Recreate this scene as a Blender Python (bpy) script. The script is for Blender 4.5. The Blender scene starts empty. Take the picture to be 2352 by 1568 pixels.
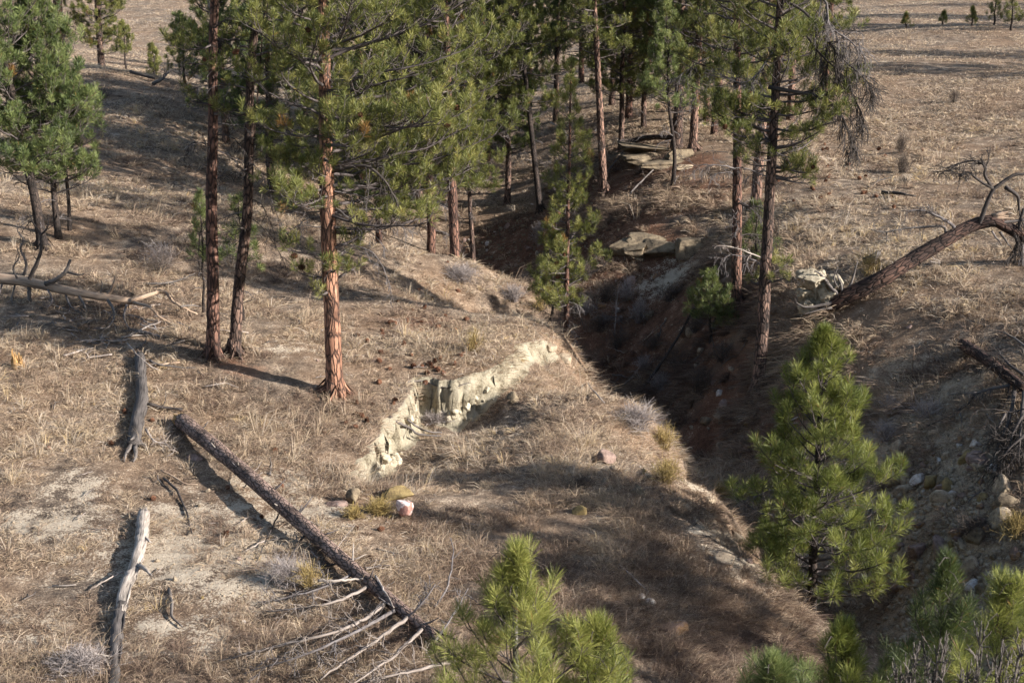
import bpy, math
import numpy as np
from mathutils import Vector

rad = math.radians
scene = bpy.context.scene
COL = scene.collection

# ------------------------------------------------------------------ camera, sky, sun, exposure
CAM_Z = 12.0
F_PX, CX, CY = 3450.0, 1176.0, 784.0            # the photo measured on a 2352 x 1568 sheet
PITCH = rad(17.0)
cam_data = bpy.data.cameras.new("camera")
cam_data.sensor_width = 36.0
cam_data.lens = 36.0 * F_PX / 2352.0
cam_data.clip_start = 0.1
cam_data.clip_end = 4000.0
cam_data.dof.use_dof = True
cam_data.dof.focus_distance = 34.0
cam_data.dof.aperture_fstop = 2.8
cam = bpy.data.objects.new("camera", cam_data)
COL.objects.link(cam)
cam.location = (0, 0, CAM_Z)
cam.rotation_euler = (math.pi / 2 - PITCH, 0, 0)
scene.camera = cam

SUN_ELEV = rad(23.5)
SUN_DIR_XY = np.array([0.94, -0.34])            # towards the sun
SUN_AZ = math.atan2(SUN_DIR_XY[0], SUN_DIR_XY[1])
world = bpy.data.worlds.new("World")
scene.world = world
world.use_nodes = True
wn = world.node_tree
wn.nodes.clear()
w_out = wn.nodes.new("ShaderNodeOutputWorld")
w_bg = wn.nodes.new("ShaderNodeBackground")
w_sky = wn.nodes.new("ShaderNodeTexSky")
w_sky.sky_type = 'NISHITA'
w_sky.sun_disc = False
w_sky.sun_elevation = SUN_ELEV
w_sky.sun_rotation = SUN_AZ
w_bg.inputs["Strength"].default_value = 0.092
wn.links.new(w_sky.outputs["Color"], w_bg.inputs["Color"])
wn.links.new(w_bg.outputs["Background"], w_out.inputs["Surface"])
sun_data = bpy.data.lights.new("sun", 'SUN')
sun_data.energy = 5.0
sun_data.angle = rad(0.5)
sun_data.color = (1.0, 0.955, 0.905)
sun = bpy.data.objects.new("sun", sun_data)
COL.objects.link(sun)
sdir = Vector((SUN_DIR_XY[0] * math.cos(SUN_ELEV), SUN_DIR_XY[1] * math.cos(SUN_ELEV), math.sin(SUN_ELEV)))
sun.rotation_euler = sdir.to_track_quat('Z', 'Y').to_euler()
sun.location = (30, -20, 40)
scene.view_settings.view_transform = 'Standard'
scene.view_settings.look = 'None'
scene.view_settings.exposure = 1.3
scene.view_settings.gamma = 1.0
scene.render.engine = 'CYCLES'
scene.cycles.max_bounces = 5
scene.cycles.diffuse_bounces = 3
scene.cycles.glossy_bounces = 2
scene.cycles.transmission_bounces = 2
scene.cycles.transparent_max_bounces = 4
scene.cycles.use_denoising = True
scene.cycles.denoiser = 'OPENIMAGEDENOISE'
scene.cycles.denoising_input_passes = 'RGB_ALBEDO_NORMAL'
scene.cycles.denoising_prefilter = 'ACCURATE'
scene.cycles.use_adaptive_sampling = True
scene.cycles.adaptive_threshold = 0.02
scene.cycles.sample_clamp_indirect = 5.0

# ------------------------------------------------------------------ photo pixel <-> world
SP, CP = math.sin(PITCH), math.cos(PITCH)
def ray(px, py):
    u, v = (px - CX) / F_PX, -(py - CY) / F_PX
    return np.array([u, CP + v * SP, -SP + v * CP])
def at(px, py, Y):
    d = ray(px, py)
    t = Y / d[1]
    return np.array([d[0] * t, Y, CAM_Z + d[2] * t])
def depth_of(p):
    return p[1] * CP - (p[2] - CAM_Z) * SP

# ------------------------------------------------------------------ noise
def _hash(ix, iy, iz, seed):
    h = (ix.astype(np.int64) * 374761393 + iy.astype(np.int64) * 668265263 + iz.astype(np.int64) * 2147483647 + seed * 974711)
    h = (h ^ (h >> 13)) * 1274126177
    h = h ^ (h >> 16)
    return (h & 0xFFFF).astype(np.float64) / 65535.0
def vnoise2(x, y, seed=0):
    ix, iy = np.floor(x), np.floor(y)
    fx, fy = x - ix, y - iy
    fx = fx * fx * (3 - 2 * fx); fy = fy * fy * (3 - 2 * fy)
    z = np.zeros_like(ix)
    a = _hash(ix, iy, z, seed); b = _hash(ix + 1, iy, z, seed)
    c = _hash(ix, iy + 1, z, seed); d = _hash(ix + 1, iy + 1, z, seed)
    return (a + (b - a) * fx) * (1 - fy) + (c + (d - c) * fx) * fy - 0.5
def fbm2(x, y, seed=0, oct=4, gain=0.5):
    s = 0.0; amp = 1.0
    x = np.asarray(x, float); y = np.asarray(y, float)
    for o in range(oct):
        s = s + amp * vnoise2(x * 2 ** o + o * 17.3, y * 2 ** o - o * 9.1, seed + o)
        amp *= gain
    return s
def vnoise3(p, seed=0):
    i = np.floor(p); f = p - i
    f = f * f * (3 - 2 * f)
    r = 0
    for dx in (0, 1):
        for dy in (0, 1):
            for dz in (0, 1):
                w = (f[:, 0] if dx else 1 - f[:, 0]) * (f[:, 1] if dy else 1 - f[:, 1]) * (f[:, 2] if dz else 1 - f[:, 2])
                r = r + w * _hash(i[:, 0] + dx, i[:, 1] + dy, i[:, 2] + dz, seed)
    return r - 0.5
def sstep(a, b, x):
    t = np.clip((x - a) / (b - a), 0, 1)
    return t * t * (3 - 2 * t)

# ------------------------------------------------------------------ mesh helpers
def link(name, me, mat=None, parent=None, loc=None):
    o = bpy.data.objects.new(name, me)
    COL.objects.link(o)
    if mat is not None and me is not None and len(me.materials) == 0:
        me.materials.append(mat)
    if parent is not None:
        o.parent = parent
    if loc is not None:
        o.location = [float(c) for c in loc]
    return o
def raw_mesh(name, V, idx, sizes, attrs=None, smooth=False):
    me = bpy.data.meshes.new(name)
    V = np.ascontiguousarray(V, dtype=np.float32)
    idx = np.ascontiguousarray(idx, dtype=np.int32)
    sizes = np.ascontiguousarray(sizes, dtype=np.int32)
    me.vertices.add(len(V)); me.vertices.foreach_set("co", V.ravel())
    me.loops.add(len(idx)); me.loops.foreach_set("vertex_index", idx)
    me.polygons.add(len(sizes))
    st = np.zeros(len(sizes), np.int32); st[1:] = np.cumsum(sizes)[:-1]
    me.polygons.foreach_set("loop_start", st)
    me.polygons.foreach_set("loop_total", sizes)
    if smooth:
        me.polygons.foreach_set("use_smooth", np.ones(len(sizes), bool))
    me.update(calc_edges=True)
    for k, a in (attrs or {}).items():
        a = np.ascontiguousarray(a, dtype=np.float32)
        if a.ndim == 1:
            at_ = me.attributes.new(k, 'FLOAT', 'POINT'); at_.data.foreach_set("value", a)
        else:
            at_ = me.attributes.new(k, 'FLOAT_VECTOR', 'POINT'); at_.data.foreach_set("vector", a.ravel())
    return me
def empty(name, loc):
    o = bpy.data.objects.new(name, None)
    o.empty_display_size = 0.3
    COL.objects.link(o)
    o.location = [float(c) for c in loc]
    return o
def tag(o, label=None, cat=None, group=None, kind=None):
    if label: o["label"] = label
    if cat: o["category"] = cat
    if group: o["group"] = group
    if kind: o["kind"] = kind
    return o
def norm(v):
    v = np.asarray(v, float)
    return v / (np.linalg.norm(v, axis=-1, keepdims=True) + 1e-12)
def spline(P, n):
    """Catmull-Rom through P, n samples"""
    P = np.asarray(P, float)
    if len(P) == 2:
        t = np.linspace(0, 1, n)[:, None]
        return P[0] * (1 - t) + P[1] * t
    Q = np.vstack([2 * P[0] - P[1], P, 2 * P[-1] - P[-2]])
    t = np.linspace(0, len(P) - 1 - 1e-9, n)
    i = np.floor(t).astype(int); f = (t - i)[:, None]
    a, b, c, d = Q[i], Q[i + 1], Q[i + 2], Q[i + 3]
    return 0.5 * ((2 * b) + (c - a) * f + (2 * a - 5 * b + 4 * c - d) * f ** 2 + (3 * b - a - 3 * c + d) * f ** 3)
class Tubes:
    """collects tapered bent tubes into one mesh"""
    def __init__(s):
        s.V, s.Q, s.T, s.B, s.n = [], [], [], [], 0
    def add(s, P, R, sides=6, rng=None, jit=0.0, cap=True, lump=0.0, seed=0, flat=1.0):
        P = np.asarray(P, float); k = len(P)
        R = np.broadcast_to(np.asarray(R, float), (k,))
        T = norm(np.gradient(P, axis=0))
        m = norm(P[-1] - P[0])
        ref = np.array([1.0, 0, 0]) if abs(m[0]) < 0.7 else np.array([0, 1.0, 0])
        N1 = norm(ref - (T @ ref)[:, None] * T)
        N2 = np.cross(T, N1)
        th = np.linspace(0, 2 * np.pi, sides, endpoint=False)
        L = np.concatenate([[0], np.cumsum(np.linalg.norm(np.diff(P, axis=0), axis=1))])
        RR = R[:, None] * np.ones(sides)
        B = np.stack([RR * np.cos(th), RR * np.sin(th), np.repeat(L[:, None], sides, 1)], -1)
        if lump > 0:
            q = B.reshape(-1, 3) * np.array([1 / max(R.max(), 1e-3)] * 2 + [0.6 / max(R.max(), 1e-3)])
            RR = RR * (1 + lump * 2 * (vnoise3(q * 1.5 + seed * 3.1, seed) + 0.6 * vnoise3(q * np.array([4, 4, 1.5]) + seed, seed + 5)).reshape(k, sides))
        if jit > 0 and rng is not None:
            RR = RR * (1 + jit * rng.standard_normal(RR.shape))
        X = P[:, None, :] + RR[..., None] * (np.cos(th)[None, :, None] * N1[:, None, :] * flat + np.sin(th)[None, :, None] * N2[:, None, :])
        s.V.append(X.reshape(-1, 3))
        s.B.append(B.reshape(-1, 3) + np.array([0, 0, 7.0 * (len(s.V) % 13)]))
        a = (np.arange(k - 1)[:, None] * sides + np.arange(sides)[None, :])
        b = (np.arange(k - 1)[:, None] * sides + (np.arange(sides)[None, :] + 1) % sides)
        q = np.stack([a, b, b + sides, a + sides], -1).reshape(-1, 4) + s.n
        s.Q.append(q)
        s.n += k * sides
        if cap:
            for end, off, flip in ((0, 0, True), (k - 1, (k - 1) * sides, False)):
                s.V.append(P[end][None]); s.B.append(np.array([[0, 0, L[end]]]))
                c = s.n; s.n += 1
                base = c - 1 - off if False else None
                i0 = s.n - 1 - (1 if end == 0 else 2) - k * sides + off
                r = np.arange(sides) + i0
                r2 = (np.arange(sides) + 1) % sides + i0
                s.T.append(np.stack([r2, r, np.full(sides, c)], -1) if flip else np.stack([r, r2, np.full(sides, c)], -1))
    def mesh(s, name, smooth=True):
        V = np.vstack(s.V); B = np.vstack(s.B)
        Q = np.vstack(s.Q)
        T = np.vstack(s.T) if s.T else np.zeros((0, 3), int)
        idx = np.concatenate([Q.ravel(), T.ravel()])
        sizes = np.concatenate([np.full(len(Q), 4), np.full(len(T), 3)])
        return raw_mesh(name, V, idx, sizes, {"bark_co": B}, smooth)

# ------------------------------------------------------------------ materials
def new_mat(name):
    m = bpy.data.materials.new(name); m.use_nodes = True
    nt = m.node_tree; nt.nodes.clear()
    return m, nt
def N(nt, kind, **kw):
    n = nt.nodes.new("ShaderNode" + kind)
    for k, v in kw.items(): setattr(n, k, v)
    return n
def setin(n, **kw):
    for k, v in kw.items():
        n.inputs[k.replace("_", " ")].default_value = v
def ramp(nt, fac, stops, interp='LINEAR'):
    r = N(nt, "ValToRGB"); r.color_ramp.interpolation = interp
    el = r.color_ramp.elements
    while len(el) < len(stops): el.new(0.5)
    for e, (p, c) in zip(el, stops):
        e.position = p; e.color = (*c, 1.0)
    nt.links.new(fac, r.inputs["Fac"])
    return r.outputs["Color"]
def mix(nt, fac, a, b, mode='MIX'):
    m = N(nt, "Mix", data_type='RGBA', blend_type=mode)
    for s, v in ((m.inputs["Factor"], fac), (m.inputs["A"], a), (m.inputs["B"], b)):
        if hasattr(v, "is_linked"): nt.links.new(v, s)
        elif isinstance(v, (int, float)): s.default_value = v
        else: s.default_value = (*v, 1.0)
    return [o for o in m.outputs if o.type == 'RGBA'][0]
def math_(nt, op, a, b=None):
    m = N(nt, "Math", operation=op)
    for s, v in zip(m.inputs, (a, b)):
        if v is None: continue
        if hasattr(v, "is_linked"): nt.links.new(v, s)
        else: s.default_value = v
    return m.outputs[0]
def noise(nt, vec, scale, detail=4, rough=0.55):
    n = N(nt, "TexNoise"); setin(n, Scale=scale, Detail=detail, Roughness=rough)
    if vec is not None: nt.links.new(vec, n.inputs["Vector"])
    return n.outputs["Fac"]
def voronoi(nt, vec, scale, feature='F1'):
    n = N(nt, "TexVoronoi", feature=feature); setin(n, Scale=scale)
    if vec is not None: nt.links.new(vec, n.inputs["Vector"])
    return n
def attr(nt, name):
    return N(nt, "Attribute", attribute_name=name)
def mapping(nt, vec, scale):
    m = N(nt, "Mapping"); m.inputs["Scale"].default_value = scale
    nt.links.new(vec, m.inputs["Vector"]); return m.outputs["Vector"]
def finish(nt, color, rough=0.9, bump=None, bump_dist=0.02, bump_strength=1.0, spec=0.2, transl=0.0):
    out = N(nt, "OutputMaterial"); p = N(nt, "BsdfPrincipled")
    if hasattr(color, "is_linked"): nt.links.new(color, p.inputs["Base Color"])
    else: p.inputs["Base Color"].default_value = (*color, 1)
    p.inputs["Roughness"].default_value = rough
    p.inputs["Specular IOR Level"].default_value = spec
    if bump is not None:
        b = N(nt, "Bump"); setin(b, Strength=bump_strength, Distance=bump_dist)
        nt.links.new(bump, b.inputs["Height"]); nt.links.new(b.outputs["Normal"], p.inputs["Normal"])
    sh = p.outputs["BSDF"]
    if transl > 0:
        t = N(nt, "BsdfTranslucent")
        if hasattr(color, "is_linked"): nt.links.new(color, t.inputs["Color"])
        else: t.inputs["Color"].default_value = (*color, 1)
        mx = N(nt, "MixShader"); mx.inputs[0].default_value = transl
        nt.links.new(sh, mx.inputs[1]); nt.links.new(t.outputs[0], mx.inputs[2]); sh = mx.outputs[0]
    nt.links.new(sh, out.inputs["Surface"])

def mat_bark(name, plate_a, plate_b, fissure, scale=9.0, stretch=0.28, fw=0.09, dist=0.02):
    m, nt = new_mat(name)
    co = attr(nt, "bark_co").outputs["Vector"]
    nz = N(nt, "TexNoise"); setin(nz, Scale=6.0, Detail=3.0); nt.links.new(co, nz.inputs["Vector"])
    add = N(nt, "VectorMath", operation='MULTIPLY_ADD')
    nt.links.new(nz.outputs["Color"], add.inputs[0]); add.inputs[1].default_value = (0.06, 0.06, 0.12); nt.links.new(co, add.inputs[2])
    v = mapping(nt, add.outputs[0], (1, 1, stretch))
    vo = voronoi(nt, v, scale, 'DISTANCE_TO_EDGE')
    cell = voronoi(nt, v, scale, 'F1')
    edge = ramp(nt, vo.outputs["Distance"], [(0.0, (0, 0, 0)), (fw, (1, 1, 1))])
    fine = noise(nt, mapping(nt, co, (1, 1, 0.4)), 40, 4, 0.65)
    big = noise(nt, co, 1.3, 3)
    sepc = N(nt, "SeparateColor"); nt.links.new(cell.outputs["Color"], sepc.inputs[0])
    f = math_(nt, 'ADD', math_(nt, 'MULTIPLY', sepc.outputs[0], 0.45), math_(nt, 'MULTIPLY', fine, 0.55))
    plates = ramp(nt, f, [(0.25, plate_b), (0.7, plate_a)])
    plates = mix(nt, ramp(nt, big, [(0.45, (0, 0, 0)), (0.65, (1, 1, 1))]), plates, tuple(0.45 * (a + b) for a, b in zip(plate_b, fissure)))
    c = mix(nt, edge, fissure, plates)
    h = math_(nt, 'ADD', edge, math_(nt, 'MULTIPLY', fine, 0.5))
    finish(nt, c, 0.92, h, dist, 1.0, 0.15)
    return m
M = {}
M['bark_orange'] = mat_bark('bark_orange', (0.44, 0.235, 0.15), (0.24, 0.12, 0.075), (0.03, 0.021, 0.018), 11, 0.24, 0.18)
M['bark_tan'] = mat_bark('bark_tan', (0.33, 0.20, 0.145), (0.13, 0.075, 0.055), (0.024, 0.02, 0.018), 12, 0.26, 0.2)
M['bark_red'] = mat_bark('bark_red', (0.25, 0.135, 0.095), (0.11, 0.06, 0.045), (0.024, 0.019, 0.017), 12, 0.26, 0.19)
M['bark_dark'] = mat_bark('bark_dark', (0.24, 0.15, 0.11), (0.07, 0.05, 0.042), (0.016, 0.014, 0.013), 13, 0.3, 0.17)
M['bark_log'] = mat_bark('bark_log', (0.34, 0.235, 0.185), (0.20, 0.135, 0.105), (0.04, 0.032, 0.028), 15, 0.36, 0.13)
M['bark_pale'] = mat_bark('bark_pale', (0.34, 0.31, 0.29), (0.22, 0.20, 0.18), (0.10, 0.09, 0.08), 14, 0.5, 0.08, 0.006)
M['bark_young'] = mat_bark('bark_young', (0.075, 0.055, 0.045), (0.035, 0.028, 0.025), (0.012, 0.011, 0.010), 18, 0.4, 0.1, 0.01)

def mat_wood(name, a, b, dark, stretch=0.06, scale=38, bump=0.012):
    m, nt = new_mat(name)
    co = attr(nt, "bark_co").outputs["Vector"]
    g = noise(nt, mapping(nt, co, (1, 1, stretch)), scale, 5, 0.65)
    g2 = noise(nt, mapping(nt, co, (1, 1, 0.12)), 7, 4, 0.6)
    c = ramp(nt, g, [(0.30, dark), (0.42, b), (0.68, a)])
    c = mix(nt, ramp(nt, g2, [(0.50, (0, 0, 0)), (0.66, (0.75, 0.75, 0.75))]), c, dark)
    finish(nt, c, 0.85, g, bump, 1.0, 0.2)
    return m
M['wood_pale'] = mat_wood('wood_pale', (0.44, 0.38, 0.325), (0.23, 0.195, 0.165), (0.022, 0.019, 0.017))
M['wood_grey'] = mat_wood('wood_grey', (0.19, 0.163, 0.145), (0.10, 0.085, 0.075), (0.022, 0.019, 0.017))
M['wood_brown'] = mat_wood('wood_brown', (0.44, 0.34, 0.25), (0.31, 0.21, 0.14), (0.09, 0.065, 0.05))
M['branch_grey'] = mat_wood('branch_grey', (0.30, 0.25, 0.215), (0.19, 0.155, 0.13), (0.06, 0.05, 0.042), 0.2, 26)
M['wood_charcoal'] = mat_wood('wood_charcoal', (0.125, 0.108, 0.098), (0.062, 0.053, 0.048), (0.014, 0.012, 0.011))
M['bark_black'] = mat_bark('bark_black', (0.13, 0.075, 0.055), (0.055, 0.036, 0.03), (0.014, 0.012, 0.011), 12, 0.3, 0.16)
M['wood_fresh'] = mat_wood('wood_fresh', (0.50, 0.32, 0.13), (0.34, 0.19, 0.07), (0.10, 0.05, 0.022))
M['twig_dead'] = mat_wood('twig_dead', (0.21, 0.185, 0.175), (0.10, 0.085, 0.08), (0.03, 0.026, 0.025), 0.2, 30)
M['twig_crown'] = mat_wood('twig_crown', (0.15, 0.125, 0.115), (0.075, 0.06, 0.055), (0.022, 0.018, 0.017), 0.2, 30)
M['twig_dark'] = mat_wood('twig_dark', (0.085, 0.07, 0.06), (0.045, 0.037, 0.033), (0.018, 0.015, 0.014), 0.2, 30)
M['stick'] = mat_wood('stick', (0.42, 0.36, 0.31), (0.24, 0.195, 0.165), (0.07, 0.055, 0.045), 0.2, 24)

def mat_needles(name, dark, mid, light, brown=(0.22, 0.12, 0.035)):
    m, nt = new_mat(name)
    t = attr(nt, "tone").outputs["Fac"]
    c = ramp(nt, t, [(0.0, brown), (0.03, brown), (0.05, dark), (0.5, mid), (1.0, light)])
    finish(nt, c, 0.5, spec=0.35, transl=0.36)
    return m
M['needles_olive'] = mat_needles('needles_olive', (0.052, 0.064, 0.016), (0.155, 0.165, 0.042), (0.36, 0.33, 0.105))
M['needles_deep'] = mat_needles('needles_deep', (0.042, 0.062, 0.020), (0.110, 0.135, 0.042), (0.24, 0.25, 0.08))
M['needles_blue'] = mat_needles('needles_blue', (0.060, 0.088, 0.032), (0.150, 0.185, 0.060), (0.30, 0.32, 0.12))
M['needles_young'] = mat_needles('needles_young', (0.060, 0.078, 0.016), (0.175, 0.195, 0.042), (0.38, 0.37, 0.11), (0.24, 0.13, 0.04))

def mat_grass(name):
    m, nt = new_mat(name)
    t = attr(nt, "tone").outputs["Fac"]
    c = ramp(nt, t, [(0.0, (0.085, 0.055, 0.042)), (0.2, (0.185, 0.125, 0.09)), (0.42, (0.36, 0.262, 0.18)), (0.60, (0.49, 0.375, 0.245)), (0.80, (0.47, 0.40, 0.33)), (1.0, (0.54, 0.39, 0.19))])
    finish(nt, c, 0.7, spec=0.2, transl=0.25)
    return m
M['grass'] = mat_grass('dry_grass')
def mat_rock(name, a, b, c_, scale=5.0, spots=None):
    m, nt = new_mat(name)
    co = N(nt, "TexCoord").outputs["Object"]
    n1 = noise(nt, co, scale, 6, 0.62); n2 = noise(nt, co, scale * 6, 5, 0.7)
    f = math_(nt, 'ADD', math_(nt, 'MULTIPLY', n1, 0.65), math_(nt, 'MULTIPLY', n2, 0.35))
    col = ramp(nt, f, [(0.36, c_), (0.48, b), (0.62, a)])
    if spots:
        col = mix(nt, ramp(nt, noise(nt, co, scale * 0.8, 2), [(0.5, (0, 0, 0)), (0.55, (1, 1, 1))]), col, spots)
    finish(nt, col, 0.9, f, 0.05, 0.8, 0.2)
    return m
M['rock_tan'] = mat_rock('rock_tan', (0.42, 0.335, 0.235), (0.29, 0.225, 0.155), (0.12, 0.09, 0.065))
M['rock_pink'] = mat_rock('rock_pink', (0.30, 0.215, 0.175), (0.20, 0.135, 0.108), (0.10, 0.068, 0.055))
M['rock_white'] = mat_rock('rock_white', (0.58, 0.54, 0.49), (0.43, 0.37, 0.32), (0.22, 0.16, 0.13))
M['rock_pinkwhite'] = mat_rock('rock_pinkwhite', (0.78, 0.74, 0.72), (0.62, 0.52, 0.49), (0.28, 0.13, 0.10), 4, (0.36, 0.19, 0.15))
M['rock_yellow'] = mat_rock('rock_yellow', (0.30, 0.22, 0.095), (0.21, 0.15, 0.065), (0.10, 0.07, 0.04))
M['rock_orange'] = mat_rock('rock_orange', (0.23, 0.155, 0.11), (0.16, 0.105, 0.08), (0.07, 0.052, 0.044), 5, (0.24, 0.14, 0.07))
M['sandstone'] = mat_rock('sandstone', (0.25, 0.195, 0.125), (0.145, 0.11, 0.072), (0.045, 0.036, 0.028), 3.5)
M['clay'] = mat_rock('clay', (0.56, 0.49, 0.37), (0.43, 0.37, 0.265), (0.18, 0.145, 0.10), 5)
M['clay_dirt'] = mat_rock('clay_dirt', (0.46, 0.395, 0.29), (0.30, 0.25, 0.175), (0.10, 0.08, 0.055), 7)
M['cone'] = mat_rock('cone', (0.21, 0.10, 0.055), (0.14, 0.063, 0.036), (0.06, 0.03, 0.02), 30)
def mat_shrub(name, a, b):
    m, nt = new_mat(name)
    t = attr(nt, "tone").outputs["Fac"]
    finish(nt, ramp(nt, t, [(0, b), (1, a)]), 0.8, spec=0.2, transl=0.15)
    return m
M['sage'] = mat_shrub('sage', (0.40, 0.35, 0.32), (0.16, 0.13, 0.12))
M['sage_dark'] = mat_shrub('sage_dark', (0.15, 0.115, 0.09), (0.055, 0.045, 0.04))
M['rabbitbrush'] = mat_shrub('rabbitbrush', (0.40, 0.30, 0.11), (0.20, 0.14, 0.06))

# ------------------------------------------------------------------ terrain
CTRL = [  # (px, py, Y): the ground seen at that pixel lies Y metres ahead
 (0,1568,20.2),(300,1568,20.3),(700,1568,20.3),(1040,1500,21.2),(1400,1568,21.6),(1650,1500,23.6),
 (0,1200,26.3),(400,1200,26.3),(800,1250,25.5),(0,900,32),(300,900,32.5),(600,950,32),(770,905,33.2),
 (500,820,34.7),(0,650,40),(300,650,40.2),(600,690,41),(0,500,45.5),(300,500,46.8),(550,480,50),
 (200,300,60),(0,300,60),(150,143,76),(270,172,72.5),(400,222,66.5),(440,262,64),
 (900,620,46.5),(1040,590,49.3),(1000,700,42),(1100,760,39),(1200,800,37.2),(1040,860,35),
 (1240,440,62.5),(1120,490,61),(1170,300,71),(1385,440,58),(1500,335,61.5),(1580,335,60.5),(1440,265,68),(1690,300,64),
 (1200,560,57),(1310,740,47.5),(1310,650,50.3),(1310,560,54.5),(1420,600,50.2),(1400,500,54),
 (1500,640,49.5),(1500,520,51.5),(1500,460,53.5),(1500,400,57),(1600,700,45),(1600,850,41),(1600,950,39.5),
 (1740,900,38),(1690,705,42.5),(1700,560,47),(1700,450,52),(1850,750,38.5),(1930,690,39),(1850,620,42),(1950,560,44),
 (2100,550,43),(2300,600,39.5),(2352,500,44),(2100,700,37),(2300,750,35),(2100,850,34.5),(1900,900,35.5),(2300,900,31.8),
 (1900,1100,32.5),(2100,1050,31.3),(2300,1100,29),(2100,1250,28.4),(2300,1300,26.5),(2000,1450,28),(2300,1500,24.5),
 (1950,400,54),(2300,400,52),(1950,250,68),(2300,250,66),(1950,130,81),(2300,130,79),(1950,40,100),(2300,40,98),(2150,-30,118),
 (1300,150,95),(1200,80,115),(1300,220,80),(700,40,120),(320,100,110),(320,25,135),(900,40,120),
 (1800,1430,24.9),(1790,1555,22.6),(1760,1300,26.5),(1640,1120,30),(1500,950,34),(1300,768,40.5),(1100,604,49.3),
 (1350,1050,30.5),(1200,1000,31.7),(1200,1200,27.2),(1400,1300,25.3),(1600,1300,26),(1000,1350,24),(1550,1120,29.6),
]
P_ = np.array([at(*c) for c in CTRL])
EXTRA = np.array([  # x, y, z for ground the frame does not show
 (6.7,28.5,-15.6),(5.3,32.5,-15.6),(4.1,37.0,-15.3),(3.0,41.5,-15.6),(1.2,46,-15.3),(-0.2,52,-14.8),(-1.4,58,-14.0),(-2.4,66,-12.8),(-3,74,-11.7),
 (8.0,23.5,-15.6),(8.6,18,-15.6),(8.6,12,-14.5),(-17,84,-11.2),(-12,84,-11.4),(-24,90,-10.5),
 (0,15,-11.2),(0,8,-8.6),(0,0,-1.9),(-6,0,-2.5),(6,0,-2.0),(-8,8,-9.5),(-10,15,-12),(11,17,-11),(5,14,-12.8),(4,8,-9),
 (-25,20,-11),(-30,42,-9.5),(-45,72,-7),(20,24,-8.5),(28,40,-8),(40,70,-8.5),(22,8,-5.5),(40,10,-4),(-40,0,-6),
 (-70,150,-9),(0,170,-10),(70,150,-7),(-60,250,-4),(60,250,-3),(0,250,-5),(0,-30,0),(60,-30,0),(-60,-30,0)], float)
EXTRA[:, 2] += CAM_Z
PTS = np.vstack([P_, EXTRA])
def _tps(r2):
    return 0.5 * r2 * np.log(r2 + 1e-9)
_n = len(PTS)
SC = 20.0
_xy = PTS[:, :2] / SC
_K = _tps(((_xy[:, None] - _xy[None]) ** 2).sum(-1)) + 0.0012 * np.eye(_n)
_A = np.zeros((_n + 3, _n + 3)); _A[:_n, :_n] = _K
_A[:_n, _n] = 1; _A[:_n, _n + 1:] = _xy; _A[_n:, :_n] = _A[:_n, _n:].T
_w = np.linalg.solve(_A, np.concatenate([PTS[:, 2], np.zeros(3)]))
def base_h(x, y):
    sh = np.shape(x); x = np.ravel(x) / SC; y = np.ravel(y) / SC
    out = np.empty(len(x))
    for a in range(0, len(x), 20000):
        xx, yy = x[a:a + 20000], y[a:a + 20000]
        out[a:a + 20000] = _tps((xx[:, None] - _xy[:, 0]) ** 2 + (yy[:, None] - _xy[:, 1]) ** 2) @ _w[:_n] + _w[_n] + _w[_n + 1] * xx + _w[_n + 2] * yy
    return out.reshape(sh)
def seg(a, b, step): return list(np.linspace(a, b, max(2, int(round(abs(b - a) / step)) + 1))[:-1])
def geo(a, b, n): return list(np.geomspace(a, b, n))
XS = np.array([-x for x in geo(1500, 26, 40)][:-1] + seg(-26, -7, 0.17) + seg(-7, 3.2, 0.06) + seg(3.2, 14, 0.13) + seg(14, 26, 0.25) + geo(26, 1500, 40))
YS = np.array(seg(-300, -60, 40) + seg(-60, 10, 4) + seg(10, 18, 0.4) + seg(18, 28, 0.13) + seg(28, 37.5, 0.06) + seg(37.5, 62, 0.19) + seg(62, 135, 0.6) + geo(135, 2500, 45))
GX, GY = np.meshgrid(XS, YS)
rr = np.hypot(GX, GY)
inner = (np.abs(GX) < 90) & (GY < 260) & (GY > -40)
GZ = np.zeros_like(GX)
GZ[inner] = base_h(GX[inner], GY[inner])
cl = ~inner
cxx = np.clip(GX[cl], -89, 89); cyy = np.clip(GY[cl], -39, 259)
GZ[cl] = base_h(cxx, cyy)
GZ = GZ + sstep(200, 700, rr) * (fbm2(GX / 160, GY / 160, 3, 3) * 14 + 8)
near = 1 - sstep(60, 140, rr)
GZ += fbm2(GX / 2.6, GY / 2.6, 11, 3) * 0.16 * (0.4 + 0.6 * near) + fbm2(GX / 9, GY / 9, 15, 2) * 0.25 * sstep(40, 70, GY)

def H_raw(Z, x, y):
    i = np.clip(np.searchsorted(XS, x) - 1, 0, len(XS) - 2); j = np.clip(np.searchsorted(YS, y) - 1, 0, len(YS) - 2)
    fx = np.clip((x - XS[i]) / (XS[i + 1] - XS[i]), 0, 1); fy = np.clip((y - YS[j]) / (YS[j + 1] - YS[j]), 0, 1)
    return (Z[j, i] * (1 - fx) + Z[j, i + 1] * fx) * (1 - fy) + (Z[j + 1, i] * (1 - fx) + Z[j + 1, i + 1] * fx) * fy
def H(x, y): return H_raw(GZ, np.asarray(x, float), np.asarray(y, float))
def hit(px, py, lift=0.0, tmin=12.0, tmax=240.0):
    """first ground point (plus lift) under a photo pixel"""
    d = ray(px, py)
    t = np.arange(tmin, tmax, 0.05)
    x, y, z = d[0] * t, d[1] * t, CAM_Z + d[2] * t
    below = z < H(x, y) + lift
    k = int(np.argmax(below)) if below.any() else len(t) - 1
    return np.array([x[k], y[k], z[k]])
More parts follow.
